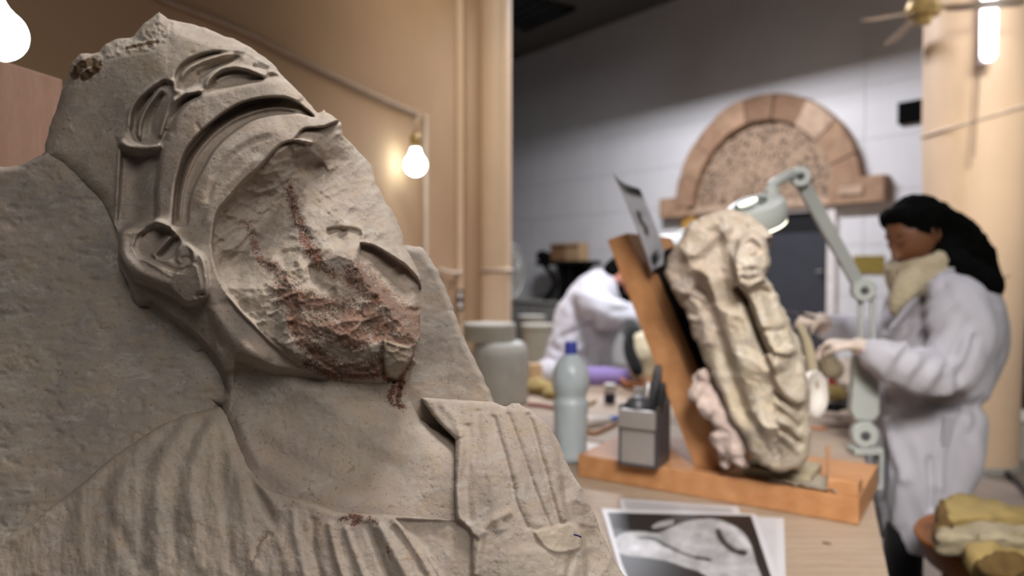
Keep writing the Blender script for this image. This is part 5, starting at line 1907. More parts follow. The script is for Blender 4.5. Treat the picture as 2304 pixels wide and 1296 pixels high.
# cream curved horn-like strip rising behind the relief
tag(tube_obj('foam_strip', [P(1800, 735, 2.0), P(1815, 770, 2.0), P(1826, 820, 2.0), P(1830, 870, 2.0)], [0.010, 0.014, 0.016, 0.014], M['foam_pale'], n=10, smooth_k=4), 'pale cream foam strip curving behind the beige relief', 'foam')
blob('foam_lump', [(1870, 830, 2.7, 0.04, 0.04, 0.035), (1862, 812, 2.7, 0.03, 0.03, 0.03)], M['foam_pale'], 0.008, 0.005, 'pale cream lump below the woman\'s gloved hands', 'foam', 5)
q = PZ(1873, 905, TZ)
t = thing('red_can', 'red can standing behind the relief near the woman\'s hands', 'can', Vector((q.x, q.y, TZ)))
bm = bmesh.new()
add_lathe(bm, Vector((q.x + 0.02, q.y, TZ)), [(0.002, 0), (0.036, 0), (0.038, 0.01), (0.038, 0.115), (0.034, 0.12), (0.002, 0.12)], 24)
autosmooth(obj('can_body', bm, M['red'], t))
bm = bmesh.new()
add_lathe(bm, Vector((q.x + 0.02, q.y, TZ)), [(0.0385, 0.03), (0.039, 0.031), (0.039, 0.055), (0.0385, 0.056)], 24)
obj('orange_band', bm, M['ochre'], t)
blob('crumpled_tissue', [(1900, 830, 2.75, 0.03, 0.03, 0.05), (1908, 858, 2.75, 0.035, 0.03, 0.03), (1890, 848, 2.75, 0.02, 0.02, 0.035)], M['tissue'], 0.006, 0.008, 'crumpled white tissue bunched left of the grey lamp post', 'tissue', 6)
blob('yellow_sponge', [(1878, 884, 2.7, 0.05, 0.04, 0.028), (1862, 893, 2.66, 0.03, 0.03, 0.02)], M['foam'], 0.007, 0.004, 'yellow sponge on the table beyond the relief', 'sponge', 7)
blob('black_bag', [(1900, 900, 2.85, 0.07, 0.05, 0.035), (1870, 915, 2.75, 0.07, 0.04, 0.018)], M['black'], 0.008, 0.006, 'crumpled black bag on the table behind the lamp post', 'bag', 8)
tag(tube_obj('wooden_stick', [PZ(1822, 962, TZ + 0.006), PZ(1858, 964, TZ + 0.006)], 0.006, M['terracotta'], n=8), 'short reddish stick lying right of the beige relief', 'tool')
# ================================================================ magnifier lamp clamped to the table edge
lamp = thing('magnifier_lamp', 'grey-green articulated magnifier lamp clamped at the right table edge', 'lamp', PZ(1946, 1000, TZ))
DL = 2.28
base_p = P(1944, 976, DL)
clamp_z = TZ
bm = bmesh.new()
add_box(bm, (0, 0, 0), (0.085, 0.06, 0.02), Matrix.Translation(Vector((base_p.x, base_p.y, TZ + 0.012))), bevel=0.004)
add_box(bm, (0, 0, 0), (0.012, 0.05, 0.12), Matrix.Translation(Vector((base_p.x + 0.045, base_p.y, TZ - 0.04))), bevel=0.003)
add_box(bm, (0, 0, 0), (0.07, 0.05, 0.012), Matrix.Translation(Vector((base_p.x + 0.015, base_p.y, TZ - 0.10))), bevel=0.003)
obj('clamp', bm, M['lamp_grey'], lamp)
tube_obj('clamp_screw', [Vector((base_p.x, base_p.y, TZ - 0.15)), Vector((base_p.x, base_p.y, TZ - 0.04))], 0.008, M['lamp_dark'], lamp, n=10)
tube_obj('swivel_pin', [Vector((base_p.x, base_p.y, TZ + 0.01)), base_p + Zv * 0.01], 0.014, M['lamp_grey'], lamp, n=12)


def joint(c, r, w, name='joint'):
    bm = bmesh.new()
    ax = Vector((-0.25, -0.97, 0.0)).normalized()
    add_lathe(bm, c, [(0.002, -w), (r * 0.9, -w), (r, -w * 0.7), (r, w * 0.7), (r * 0.9, w), (0.002, w)], 28, ax)
    autosmooth(obj(name, bm, M['lamp_grey'], lamp))
    bm = bmesh.new()
    add_lathe(bm, c, [(0.002, w), (r * 0.32, w), (r * 0.34, w * 1.25), (r * 0.2, w * 1.4), (0.002, w * 1.4)], 18, ax)
    o_ = obj('knob', bm, M['lamp_dark'], lamp, smooth=True)


J0 = base_p
J1 = P(1942, 652, DL)
J2 = P(1800, 398, 2.12)
J3 = P(1760, 402, 2.06)
joint(J0, 0.040, 0.022)
joint(J1, 0.036, 0.022)
joint(J2, 0.030, 0.018)
# lower arm: boxy cover below, two rods above
lo, hi = P(1952, 950, DL), P(1955, 800, DL)
bm = bmesh.new()
add_prism(bm, [P(1926, 945, DL), P(1968, 948, DL), P(1980, 930, DL), P(1978, 800, DL), P(1970, 792, DL), P(1930, 792, DL), P(1926, 805, DL), P(1916, 925, DL)], Vector((0, 0.035, 0)), bevel=0.006)
obj('arm_cover', bm, M['lamp_grey'], lamp)
for dx in (-14, 14):
    tube_obj('rod', [P(1951 + dx, 800, DL + 0.015), P(1949 + dx, 660, DL + 0.015)], 0.0085, M['lamp_grey'], lamp, n=10)
    tube_obj('rod_end', [P(1946 + dx * 0.6, 948, DL + 0.015), P(1944 + dx * 0.5, 972, DL + 0.015)], 0.009, M['lamp_grey'], lamp, n=10)
# upper arm
bm = bmesh.new()
a_, b_ = J1, J2
dirn = (b_ - a_).normalized()
sd_ = dirn.cross(Vector((0, 1, 0))).normalized()
add_prism(bm, [a_ + sd_ * 0.020, a_ - sd_ * 0.020, b_ - sd_ * 0.020, b_ + sd_ * 0.020], Vector((0, 0.022, 0)), bevel=0.006)
obj('upper_arm', bm, M['lamp_grey'], lamp)
# neck to the head
tube_obj('neck', [J2 + Vector((-0.02, 0, 0.008)), J3, P(1738, 418, 2.03), P(1728, 446, 2.0)], [0.017, 0.014, 0.014, 0.012], M['lamp_grey'], lamp, n=12, smooth_k=5)
bm = bmesh.new()
add_lathe(bm, P(1735, 436, 2.01), [(0.002, -0.016), (0.016, -0.016), (0.018, 0), (0.016, 0.016), (0.002, 0.016)], 18, (0.3, -0.9, 0.2))
obj('tilt_knob', bm, M['lamp_grey'], lamp, smooth=True)
# head: thick oval housing, tilted, window glowing
hc = P(1702, 477, 1.98)
e_l = P(1648, 470, 1.90)      # near left rim
e_r = P(1772, 446, 2.04)
hx = Vector((0.80, 0.42, 0.34)).normalized()             # long axis, up to the right
hn = Vector((-0.38, -0.42, 0.80))
hn = (hn - hx * hn.dot(hx)).normalized()    # normal of the top cover
hy = hn.cross(hx).normalized()
bm = bmesh.new()
rx_, ry_ = 0.092, 0.066
prof = [(0.01, 0.030), (0.72, 0.030), (0.93, 0.022), (1.0, 0.006), (1.0, -0.030), (0.96, -0.036), (0.88, -0.036), (0.86, -0.022), (0.01, -0.020)]
add_loft(bm, [circle(hc + hn * h_, hx, hy, rx_ * r_, ry_ * r_, 40) for r_, h_ in prof])
autosmooth(obj('head_housing', bm, M['lamp_grey'], lamp), 30)
bm = bmesh.new()
add_loft(bm, [circle(hc - hn * 0.0365 + hn * h_, hx, hy, rx_ * r_, ry_ * r_, 40) for r_, h_ in ((0.965, 0.0), (0.965, -0.004), (0.80, -0.004), (0.80, 0.0))], caps=False)
obj('glow_ring', bm, M['lamp_glow'], lamp)
# lens window on top
bm = bmesh.new()
add_loft(bm, [circle(hc + hn * (0.031 + h_) - hx * 0.022 - hy * 0.004, hx, hy, 0.052 * r_, 0.034 * r_, 32) for r_, h_ in ((1.0, 0), (1.0, 0.003), (0.94, 0.005), (0.01, 0.005))])
obj('lens', bm, M['glass'], lamp)
bm = bmesh.new()
add_loft(bm, [circle(hc + hn * (0.0375 + h_) - hx * 0.030 - hy * 0.002, hx, hy, 0.033 * r_, 0.011 * r_, 24) for r_, h_ in ((1.0, 0), (1.0, 0.002), (0.01, 0.002))])
obj('lit_tube', bm, M['lamp_glow'], lamp)

# ---------------------------------------------------------------- second lit magnifier farther away
c = P(1522, 548, 3.6)
far_lamp = thing('magnifier_lamp', 'second lit magnifier lamp seen between the photo print and the beige relief', 'lamp', Vector((c.x + 0.1, c.y, TZ)))
bm = bmesh.new()
add_lathe(bm, c, [(0.01, 0.045), (0.09, 0.04), (0.13, 0.02), (0.135, 0.0), (0.13, -0.02), (0.10, -0.02), (0.01, -0.01)], 32, (-0.05, -0.12, 1))
obj('head_housing', bm, M['lamp_grey'], far_lamp, smooth=True)
bm = bmesh.new()
add_lathe(bm, c, [(0.132, -0.022), (0.13, -0.034), (0.09, -0.036), (0.07, -0.03), (0.07, -0.022)], 32, (-0.05, -0.12, 1))
obj('glow_ring', bm, M['lamp_glow_far'], far_lamp, smooth=True)
j = c + Vector((0.15, 0.05, 0.12))
tube_obj('arm', [c + Zv * 0.04, j, Vector((c.x + 0.22, c.y + 0.1, TZ + 0.3)), Vector((c.x + 0.2, c.y + 0.1, TZ))], 0.012, M['lamp_grey'], far_lamp, n=10)
bm = bmesh.new()
add_box(bm, (c.x + 0.2, c.y + 0.1, TZ + 0.01), (0.07, 0.07, 0.02), bevel=0.003)
obj('clamp', bm, M['lamp_grey'], far_lamp)

# ================================================================ objects on the left behind the bust
q = P(1122, 905, 3.15)
zb_ = TZ
k_ = 3.15 / FPX
cb = P(1124, 840, 3.15)
cb.z = TZ
t = thing('storage_tub', 'large milky plastic tub with a screw lid beside the foreground slab', 'tub', cb)
ztop = P(1124, 768, 3.15).z - TZ
bm = bmesh.new()
r0 = 64 * k_
add_lathe(bm, cb, [(0.01, 0), (r0 * 0.96, 0), (r0, 0.015), (r0 * 1.01, ztop * 0.5), (r0, ztop * 0.8), (r0 * 0.94, ztop * 0.93), (r0 * 0.80, ztop), (0.01, ztop)], 40)
obj('tub_body', bm, M['milky'], t, smooth=True)
ztt = P(1124, 728, 3.15).z - TZ
bm = bmesh.new()
cl2 = cb + Vector((-0.045, 0.02, 0))
rl2 = 60 * k_
add_lathe(bm, cl2, [(0.01, ztop), (rl2 * 0.97, ztop), (rl2, ztop + 0.008), (rl2, ztt - 0.006), (rl2 * 0.96, ztt), (0.01, ztt)], 40)
autosmooth(obj('lid', bm, M['milky_top'], t))

# cabinets against the far wall, left
def FWbox(x0, x1, z0, z1, off0, dep):
    a_, b_ = FWp(x0, 600), FWp(x1, 600)
    a_.z = b_.z = z0
    return [a_ + FN * off0, b_ + FN * off0, b_ + FN * off0 + Zv * (z1 - z0), a_ + FN * off0 + Zv * (z1 - z0)], FN * dep


zc1 = FWp(1190, 676, 0.6).z
cab = thing('low_cabinet', 'low grey cabinet against the far wall beside the slim column', 'cabinet', FWp(1200, 600, 0.3).xy.to_3d())
pts, ext = FWbox(1020, 1330, 0.0, zc1 - 0.03, 0.02, 0.58)
bm = bmesh.new()
add_prism(bm, pts, ext)
obj('body', bm, M['grey_cabinet'], cab)
pts, ext = FWbox(1015, 1336, zc1 - 0.03, zc1, 0.0, 0.64)
bm = bmesh.new()
add_prism(bm, pts, ext, bevel=0.004)
obj('top', bm, M['milky'], cab)
a_, b_ = FWp(1020, 600, 0.60), FWp(1330, 600, 0.60)
for i in range(5):
    f0, f1 = i / 5 + 0.01, (i + 1) / 5 - 0.01
    p0, p1 = a_ + (b_ - a_) * f0, a_ + (b_ - a_) * f1
    p0.z = p1.z = 0.05
    bm = bmesh.new()
    add_prism(bm, [p0, p1, p1 + Zv * (zc1 - 0.12), p0 + Zv * (zc1 - 0.12)], FN * 0.02, bevel=0.004)
    dd_ = obj('door', bm, M['grey_cabinet'], cab)
    h_ = (p0 * 0.15 + p1 * 0.85) + FN * 0.035
    o_ = tube_obj('handle', [h_ + Zv * 0.5, h_ + Zv * 0.62], 0.008, M['steel'], None, n=8)
    mw = dd_.matrix_basis.copy()
    o_.parent = dd_
    o_.location = o_.location - (cab.location + dd_.location)

# white bins in front of the cabinet
for (x, yb_, w, h_, d_, m, lab) in ((1216, 820, 0.26, 0.34, 6.2, 'milky_top', 'white bin standing right of the storage tub'), (1196, 800, 0.20, 0.30, 6.8, 'milky', 'grey bin behind the white bin by the cabinet')):
    q = P(x, yb_, d_)
    stand_z = q.z
    t = thing('waste_bin', lab, 'bin', Vector((q.x, q.y, 0)))
    zt_ = P(x, yb_ - 90, d_).z
    bm = bmesh.new()
    add_lathe(bm, Vector((q.x, q.y, 0)), [(0.01, 0), (w * 0.45, 0), (w * 0.6, zt_ - 0.03), (w * 0.55, zt_ - 0.03), (w * 0.42, 0.03), (0.01, 0.03)], 28)
    autosmooth(obj('bin_body', bm, M[m], t))
    bm = bmesh.new()
    add_lathe(bm, Vector((q.x, q.y, 0)), [(w * 0.6, zt_ - 0.04), (w * 0.64, zt_ - 0.03), (w * 0.64, zt_), (w * 0.57, zt_)], 28)
    obj('rim', bm, M[m], t)

# black console with curved legs, on top of the cabinet, with boxes
cz = zc1
con = thing('console_stand', 'black iron console with curved legs standing on the low cabinet', 'stand', FWp(1275, 600, 0.32).xy.to_3d() + Zv * cz)
pf = FWp(1275, 600, 0.35)
off = 0.35
top_z = FWp(1275, 590, off).z
bm = bmesh.new()
a_, b_ = FWp(1222, 600, off), FWp(1336, 592, off)
a_.z = b_.z = top_z - 0.05
add_prism(bm, [a_ - FN * 0.15, b_ - FN * 0.15, b_ + FN * 0.15, a_ + FN * 0.15], Zv * 0.07, bevel=0.01)
obj('top', bm, M['near_black'], con)
for pts in ([(1215, 582), (1228, 600), (1246, 625), (1250, 640), (1240, 658), (1228, 672)], [(1334, 592), (1318, 610), (1298, 635), (1290, 650), (1298, 672)], [(1262, 600), (1264, 640), (1262, 672)], [(1284, 600), (1280, 640), (1280, 672)]):
    for s in (-0.08, 0.08):
        pp = [FWp(x, y, off + s) for x, y in pts]
        pp[-1].z = cz + 0.02
        tube_obj('leg', pp, 0.042, M['near_black'], con, n=10, smooth_k=4)
bm = bmesh.new()
a_ = FWp(1258, 640, off)
b_ = FWp(1300, 632, off)
add_prism(bm, [FWp(1256, 596, off), FWp(1336, 594, off), FWp(1318, 614, off), FWp(1300, 642, off), FWp(1292, 670, off), FWp(1262, 670, off), FWp(1262, 636, off)], FN * 0.03)
obj('apron', bm, M['near_black'], con)
blob('black_bundle', [(1222, 576, FWp(1222, 576, off).y, 0.11, 0.1, 0.09), (1240, 578, FWp(1240, 576, off).y, 0.09, 0.1, 0.07)], M['near_black'], 0.02, 0.01, 'black bundle at the left end of the console top', 'bundle', 12)
for (x0, x1, y0, m, lab) in ((1250, 1284, 549, 'brown_box', 'dark brown box on the console, left one'), (1284, 1316, 547, 'tan_box', 'light brown box on the console, right one')):
    a_, b_ = FWp(x0, 580, off), FWp(x1, 580, off)
    a_.z = b_.z = top_z + 0.02
    hh_ = FWp((x0 + x1) / 2, y0, off).z - a_.z
    t = thing('card_box', lab, 'box', (a_ + b_) / 2)
    bm = bmesh.new()
    add_prism(bm, [a_ + FN * 0.1, b_ - U * 0.01 + FN * 0.1, b_ - U * 0.01 - FN * 0.08, a_ - FN * 0.08], Zv * hh_, bevel=0.004)
    obj('carton', bm, M[m], t)
    bm = bmesh.new()
    add_prism(bm, [a_ + FN * 0.104 - Zv * -hh_, b_ - U * 0.01 + FN * 0.104 + Zv * hh_, b_ - U * 0.01 + FN * 0.13 + Zv * (hh_ - 0.03), a_ + FN * 0.13 + Zv * (hh_ - 0.03)], Zv * 0.004)
    obj('flap', bm, M[m], t)

# standing fan by the slim column
c = P(1134, 610, 6.5)
t = thing('standing_fan', 'grey round standing fan half hidden behind the slim column', 'fan', Vector((c.x, c.y, 0)))
ax = Vector((0.86, -0.5, 0.0)).normalized()
bm = bmesh.new()
tt = bmesh.new()
pts = circle(c, ax.cross(Zv), Zv, 0.245, 0.245, 40)
add_tube(bm, pts + [pts[0]], 0.014, 8, round_ends=False)
pts = circle(c + ax * 0.06, ax.cross(Zv), Zv, 0.24, 0.24, 40)
add_tube(bm, pts + [pts[0]], 0.010, 8, round_ends=False)
obj('guard_rim', bm, M['lamp_grey'], t, smooth=True)
bm = bmesh.new()
for k in range(24):
    a_ = 2 * math.pi * k / 24
    d_ = ax.cross(Zv) * math.cos(a_) + Zv * math.sin(a_)
    add_tube(bm, [c + ax * 0.10 + d_ * 0.05, c + ax * 0.09 + d_ * 0.15, c + ax * 0.05 + d_ * 0.24], 0.003, 5)
o_ = obj('guard_wires', bm, M['lamp_grey'], t)
o_['kind'] = 'stuff'
for k in range(3):
    a_ = 2 * math.pi * k / 3
    d_ = ax.cross(Zv) * math.cos(a_) + Zv * math.sin(a_)
    e_ = ax.cross(d_)
    bm = bmesh.new()
    add_prism(bm, [c + ax * 0.03 + d_ * 0.03 - e_ * 0.02, c + ax * 0.05 + d_ * 0.20 - e_ * 0.06, c + ax * 0.01 + d_ * 0.21 + e_ * 0.05, c + ax * 0.03 + d_ * 0.03 + e_ * 0.02], ax * 0.004)
    obj('blade', bm, M['grey_cabinet'], t)
bm = bmesh.new()
add_lathe(bm, c, [(0.002, -0.14), (0.05, -0.13), (0.06, -0.02), (0.05, 0.03), (0.002, 0.05)], 20, ax)
obj('motor_housing', bm, M['lamp_grey'], t, smooth=True)
tube_obj('pole', [Vector((c.x, c.y, 0.03)), c - ax * 0.05], 0.018, M['steel'], t, n=12)
bm = bmesh.new()
add_lathe(bm, Vector((c.x, c.y, 0)), [(0.01, 0), (0.2, 0), (0.2, 0.02), (0.04, 0.05), (0.01, 0.05)], 28)
obj('foot_disc', bm, M['grey_cabinet'], t, smooth=True)

# ================================================================ right side: chair, crate, hose, basin of foam
q = PZ(2330, 985, 0.0)
ch = thing('office_chair', 'black chair at the right edge behind the thick column', 'chair', Vector((4.38, 6.15, 0)))
cc = ch.location.copy()
bm = bmesh.new()
add_box(bm, cc + Zv * 0.47, (0.46, 0.46, 0.07), bevel=0.02)
obj('seat', bm, M['black'], ch)
bm = bmesh.new()
add_box(bm, cc + Vector((0.05, 0.22, 0.78)), (0.44, 0.06, 0.42), bevel=0.02)
obj('backrest', bm, M['black'], ch)
for sx in (-0.2, 0.2):
    for sy in (-0.2, 0.2):
        tube_obj('leg', [cc + Vector((sx, sy, 0.45)), cc + Vector((sx * 1.1, sy * 1.1, 0.0))], 0.014, M['steel_dark'], ch, n=8)
tube_obj('back_post', [cc + Vector((0.1, 0.2, 0.45)), cc + Vector((0.1, 0.25, 0.7))], 0.015, M['tool_red'], ch, n=8)
cw = P(2345, 730, 6.3)
wb = thing('wall_counter', 'pale counter with a white panel against the far wall at the right edge', 'counter', Vector((cw.x, cw.y, 0)))
p0, p1 = FWp(2262, 735, 0.02), FWp(2700, 735, 0.02)
p0.z = p1.z = 0
zt_ = FWp(2290, 738, 0.3).z
bm = bmesh.new()
add_prism(bm, [p0 + Zv * (zt_ - 0.04), p1 + Zv * (zt_ - 0.04), p1 + Zv * zt_, p0 + Zv * zt_], FN * 0.3, bevel=0.004)
obj('counter_top', bm, M['steel'], wb)
bm = bmesh.new()
add_prism(bm, [p0 + U * 0.05, p1, p1 + Zv * (zt_ - 0.04), p0 + U * 0.05 + Zv * (zt_ - 0.04)], FN * 0.25)
obj('counter_base', bm, M['near_black'], wb)
zz1 = FWp(2290, 636, 0.02).z
bm = bmesh.new()
add_prism(bm, [p0 + Zv * zt_, p1 + Zv * zt_, p1 + Zv * zz1, p0 + Zv * zz1], FN * 0.03, bevel=0.004)
obj('splash_panel', bm, M['arch_stone'][3], wb)
q = Vector((3.90, 5.62, 0.0))
t = thing('white_crate', 'low off-white crate on the floor at the right edge beyond the column', 'crate', q)
bm = bmesh.new()
add_box(bm, (0.02, 0.0, 0.14), (0.36, 0.4, 0.28), Matrix.Translation(q), bevel=0.01)
obj('crate_body', bm, M['milky_top'], t)
bm = bmesh.new()
add_box(bm, (0.02, 0.0, 0.29), (0.38, 0.42, 0.02), Matrix.Translation(q), bevel=0.004)
obj('crate_lid', bm, M['milky_top'], t)
pts = [PZ(x, y, 0.022) for x, y in ((2262, 1062), (2275, 1072), (2290, 1086), (2304, 1102), (2330, 1130), (2380, 1150))]
tag(tube_obj('floor_hose', pts, 0.02, M['black'], n=10, smooth_k=4), 'black hose lying on the floor right of the thick column', 'hose')
bm = bmesh.new()
q = PZ(2160, 1049, 0.0)
bmesh.ops.create_icosphere(bm, subdivisions=2, radius=0.022, matrix=Matrix.Translation(q + Zv * 0.015) @ Matrix.Diagonal((1.4, 1, 0.8, 1)))
tag(obj('rag_scrap', bm, M['foam_brown'], smooth=True), 'small brown scrap on the floor at the foot of the thick column', 'scrap')

# round basin on a low stool, full of foam pads
BK = 0.86
bc_ = P(2312, 1214, 2.30 * BK)
bz = bc_.z - 0.02
bas = thing('round_basin', 'orange round basin at the lower right corner holding foam pads', 'basin', Vector((bc_.x, bc_.y, bz - 0.10)))
rb = 0.31 * BK
bm = bmesh.new()
c = Vector((bc_.x, bc_.y, bz - 0.10))
add_lathe(bm, c, [(0.01, 0), (rb * 0.70, 0), (rb * 0.92, 0.04), (rb, 0.10), (rb * 0.965, 0.10), (rb * 0.88, 0.045), (rb * 0.66, 0.012), (0.01, 0.012)], 56)
autosmooth(obj('bowl', bm, M['basin'], bas), 50)
bm = bmesh.new()
add_lathe(bm, c, [(rb * 0.97, 0.098), (rb * 1.0, 0.096), (rb * 1.02, 0.104), (rb * 1.0, 0.112), (rb * 0.97, 0.11)], 56)
obj('rim', bm, M['basin'], bas, smooth=True)
stl = thing('low_stool', 'low wooden stool under the orange basin', 'stool', Vector((c.x, c.y, 0)))
bm = bmesh.new()
add_lathe(bm, Vector((c.x, c.y, 0)), [(0.01, c.z - 0.03), (0.2, c.z - 0.03), (0.2, c.z), (0.01, c.z)], 32)
obj('seat', bm, M['bare_wood'], stl)
for k in range(4):
    a_ = math.pi / 4 + k * math.pi / 2
    tube_obj('leg', [Vector((c.x + 0.14 * math.cos(a_), c.y + 0.14 * math.sin(a_), c.z - 0.02)), Vector((c.x + 0.17 * math.cos(a_), c.y + 0.17 * math.sin(a_), 0))], 0.018, M['bare_wood'], stl, n=10)


def pad(name, pts, h_, mat, lab, seed, amp=0.012, grp=None):
    """soft slab: closed outline in pixels at depth, thickness h_"""
    bm = bmesh.new()
    w = [P(x, y, d * BK) for x, y, d in pts]
    add_prism(bm, w, Vector((0.01, 0.02, -h_)))
    me = fuse(bm, 0.009, 6)
    displace(me, lambda c_: amp * fbm(c_[:, 0] * 14, c_[:, 1] * 14, c_[:, 2] * 14, 4, seed))
    o_ = link(name, me, mat)
    return tag(o_, lab, 'foam pad', grp)


pad('foam_pad', [(2122, 1112, 2.34), (2150, 1106, 2.40), (2200, 1112, 2.44), (2260, 1128, 2.46), (2300, 1146, 2.46), (2400, 1160, 2.46), (2400, 1175, 2.2), (2290, 1162, 2.2), (2170, 1160, 2.18), (2135, 1168, 2.18)], 0.05, M['foam'], 'flat yellow foam pad at the back of the basin', 21)
pad('foam_pad', [(2108, 1206, 2.1), (2125, 1182, 2.2), (2165, 1162, 2.28), (2230, 1160, 2.3), (2304, 1156, 2.3), (2420, 1160, 2.3), (2420, 1220, 2.1), (2304, 1216, 2.05), (2200, 1204, 2.05)], 0.05, M['foam_pale'], 'pale cream foam pad in the middle of the basin', 22)
pad('foam_pad', [(2172, 1212, 2.12), (2240, 1196, 2.12), (2320, 1190, 2.12), (2420, 1210, 2.1), (2420, 1340, 1.98), (2320, 1345, 1.97), (2250, 1310, 1.98), (2190, 1256, 2.02)], 0.06, M['foam'], 'stained yellow foam pad at the front of the basin', 23, 0.02)
pad('foam_wedge', [(2104, 1196, 2.16), (2108, 1150, 2.24), (2114, 1112, 2.32), (2134, 1130, 2.30), (2152, 1162, 2.22), (2128, 1196, 2.14)], 0.04, M['foam_brown'], 'brown foam wedge at the left side of the basin', 24)
pad('foam_scrap', [(2190, 1262, 1.97), (2240, 1236, 2.0), (2290, 1240, 2.0), (2330, 1280, 1.96), (2280, 1300, 1.94), (2215, 1290, 1.95)], 0.02, M['foam_brown'], 'brown stained foam scrap lying on the front pad', 25, 0.016)
# ================================================================ people
def ell_ring(c, ax, ay, rx, ry, n=20, sq=1.0):
    out = []
    for i in range(n):
        a_ = 2 * math.pi * i / n
        ca, sa = math.cos(a_), math.sin(a_)
        out.append(Vector(c) + ax * (rx * math.copysign(abs(ca) ** sq, ca)) + ay * (ry * math.copysign(abs(sa) ** sq, sa)))
    return out


def head_mesh(name, mat, parent, c, R3, s=1.0):
    """continuous head with face; local +X forward, +Z up"""
    nu, nv = 96, 80
    th, ph = np.meshgrid(np.linspace(-math.pi, math.pi, nu, endpoint=False), np.linspace(0.02, math.pi - 0.02, nv), indexing='xy')
    dx, dy, dz = np.sin(ph) * np.cos(th), np.sin(ph) * np.sin(th), np.cos(ph)
    x, y, z = 0.098 * dx, 0.076 * dy, 0.120 * dz
    low = np.clip(-z / 0.12, 0, 1)
    y = y * (1 - 0.30 * low ** 1.5)
    x = np.where(x < 0, x * (1 - 0.45 * low), x * (1 - 0.06 * low))
    f = np.clip(dx, 0, 1) ** 0.7 * (dx > 0)

    def g(y0, z0, sy, sz):
        return np.exp(-((y - y0) / sy) ** 2 - ((z - z0) / sz) ** 2)
    x = x + f * (0.005 * g(0, 0.035, 0.05, 0.012) - 0.007 * (g(0.031, 0.012, 0.016, 0.012) + g(-0.031, 0.012, 0.016, 0.012)))
    x = x + f * 0.005 * (g(0.030, 0.010, 0.011, 0.007) + g(-0.030, 0.010, 0.011, 0.007))
    nose = np.clip((0.020 - z) / 0.055, 0, 1) * smst((z + 0.044) / 0.010)
    x = x + f * 0.030 * nose * np.exp(-(y / (0.006 + 0.008 * np.clip((0.02 - z) / 0.06, 0, 1))) ** 2)
    x = x + f * 0.006 * (g(0.013, -0.033, 0.007, 0.007) + g(-0.013, -0.033, 0.007, 0.007))
    x = x + f * (0.009 * g(0, -0.054, 0.020, 0.005) + 0.009 * g(0, -0.066, 0.017, 0.006) - 0.004 * g(0, -0.060, 0.022, 0.0025) - 0.004 * g(0, -0.078, 0.02, 0.006))
    x = x + f * 0.013 * g(0, -0.096, 0.022, 0.014)
    x = x + f * 0.004 * (g(0.042, -0.022, 0.018, 0.018) + g(-0.042, -0.022, 0.018, 0.018))
    Vv = np.stack([x, y, z], -1).reshape(-1, 3) * s
    idx = np.arange(nu * nv).reshape(nv, nu)
    F = np.stack([idx[:-1, :], np.roll(idx, -1, 1)[:-1, :], np.roll(idx, -1, 1)[1:, :], idx[1:, :]], -1).reshape(-1, 4)
    Vw = Vv @ np.array(R3).T + np.array(c)
    return np_mesh(name, Vw, F[:, ::-1])


def frame(fwd, up):
    f = Vector(fwd).normalized()
    u = Vector(up)
    u = (u - f * u.dot(f)).normalized()
    l = u.cross(f)
    return Matrix((f, l, u)).transposed()


def hand(parent, wrist, palm_dir, palm_nrm, thumb_side, mat, curl=0.7, s=1.0, name='hand'):
    """palm, four unequal bent fingers and a thumb as one glove"""
    d = Vector(palm_dir).normalized()
    n_ = Vector(palm_nrm)
    n_ = (n_ - d * n_.dot(d)).normalized()
    sx = d.cross(n_) * thumb_side
    bm = bmesh.new()
    w = Vector(wrist)
    add_loft(bm, [ell_ring(w + d * a_ * s, sx, n_, rx * s, ry * s, 16) for a_, rx, ry in ((-0.045, 0.026, 0.021), (-0.01, 0.026, 0.018), (0.02, 0.034, 0.017), (0.06, 0.041, 0.016), (0.085, 0.041, 0.013), (0.093, 0.036, 0.009))])
    for k, (off, L_, r) in enumerate(((0.030, 0.072, 0.0092), (0.010, 0.080, 0.0095), (-0.011, 0.075, 0.0090), (-0.030, 0.060, 0.0080))):
        p = w + (d * 0.078 + sx * off) * s
        pts = [p]
        a_ = 0.15 + 0.08 * k * curl
        for seg in (0.45, 0.31, 0.24):
            a_ += curl * 0.55
            p = p + (d * math.cos(a_) - n_ * math.sin(a_) + sx * off * 0.8) * (L_ * seg * s)
            pts.append(p)
        add_tube(bm, smooth_path(pts, 3), [r * s, r * s * 0.78], 10)
    p = w + (d * 0.015 + sx * 0.026) * s
    pts = [p, p + (d * 0.028 + sx * 0.020 - n_ * 0.010) * s, p + (d * 0.055 + sx * 0.020 - n_ * 0.028) * s, p + (d * 0.074 + sx * 0.010 - n_ * 0.042) * s]
    add_tube(bm, smooth_path(pts, 3), [0.0125 * s, 0.0085 * s], 10)
    me = fuse(bm, 0.0032, 2)
    return link(name, me, mat, parent)


WD = 2.52          # depth of the woman's mid-line
woman = thing('person', 'woman in a long white coat with black hair and cream scarf, head bowed', 'person', Vector((P(2050, 1000, WD).x, WD, 0)))
X1 = Vector((1, 0, 0))
Y1 = Vector((0, 1, 0))


def wring(x0, x1, y, ry, d=WD, tilt=0.0, n=24, sq=0.85):
    c = P((x0 + x1) / 2, y, d)
    hw = (P(x1, y, d) - P(x0, y, d)).length / 2
    return ell_ring(c, (X1 + Zv * tilt).normalized(), Y1, hw, ry, n, sq)


def sring(x0, y0, x1, y1, ry, d=WD):
    a_, b_ = P(x0, y0, d), P(x1, y1, d)
    c = (a_ + b_) / 2
    ax = (b_ - a_) / 2
    return ell_ring(c, ax.normalized(), Y1, ax.length, ry, 24, 0.85)


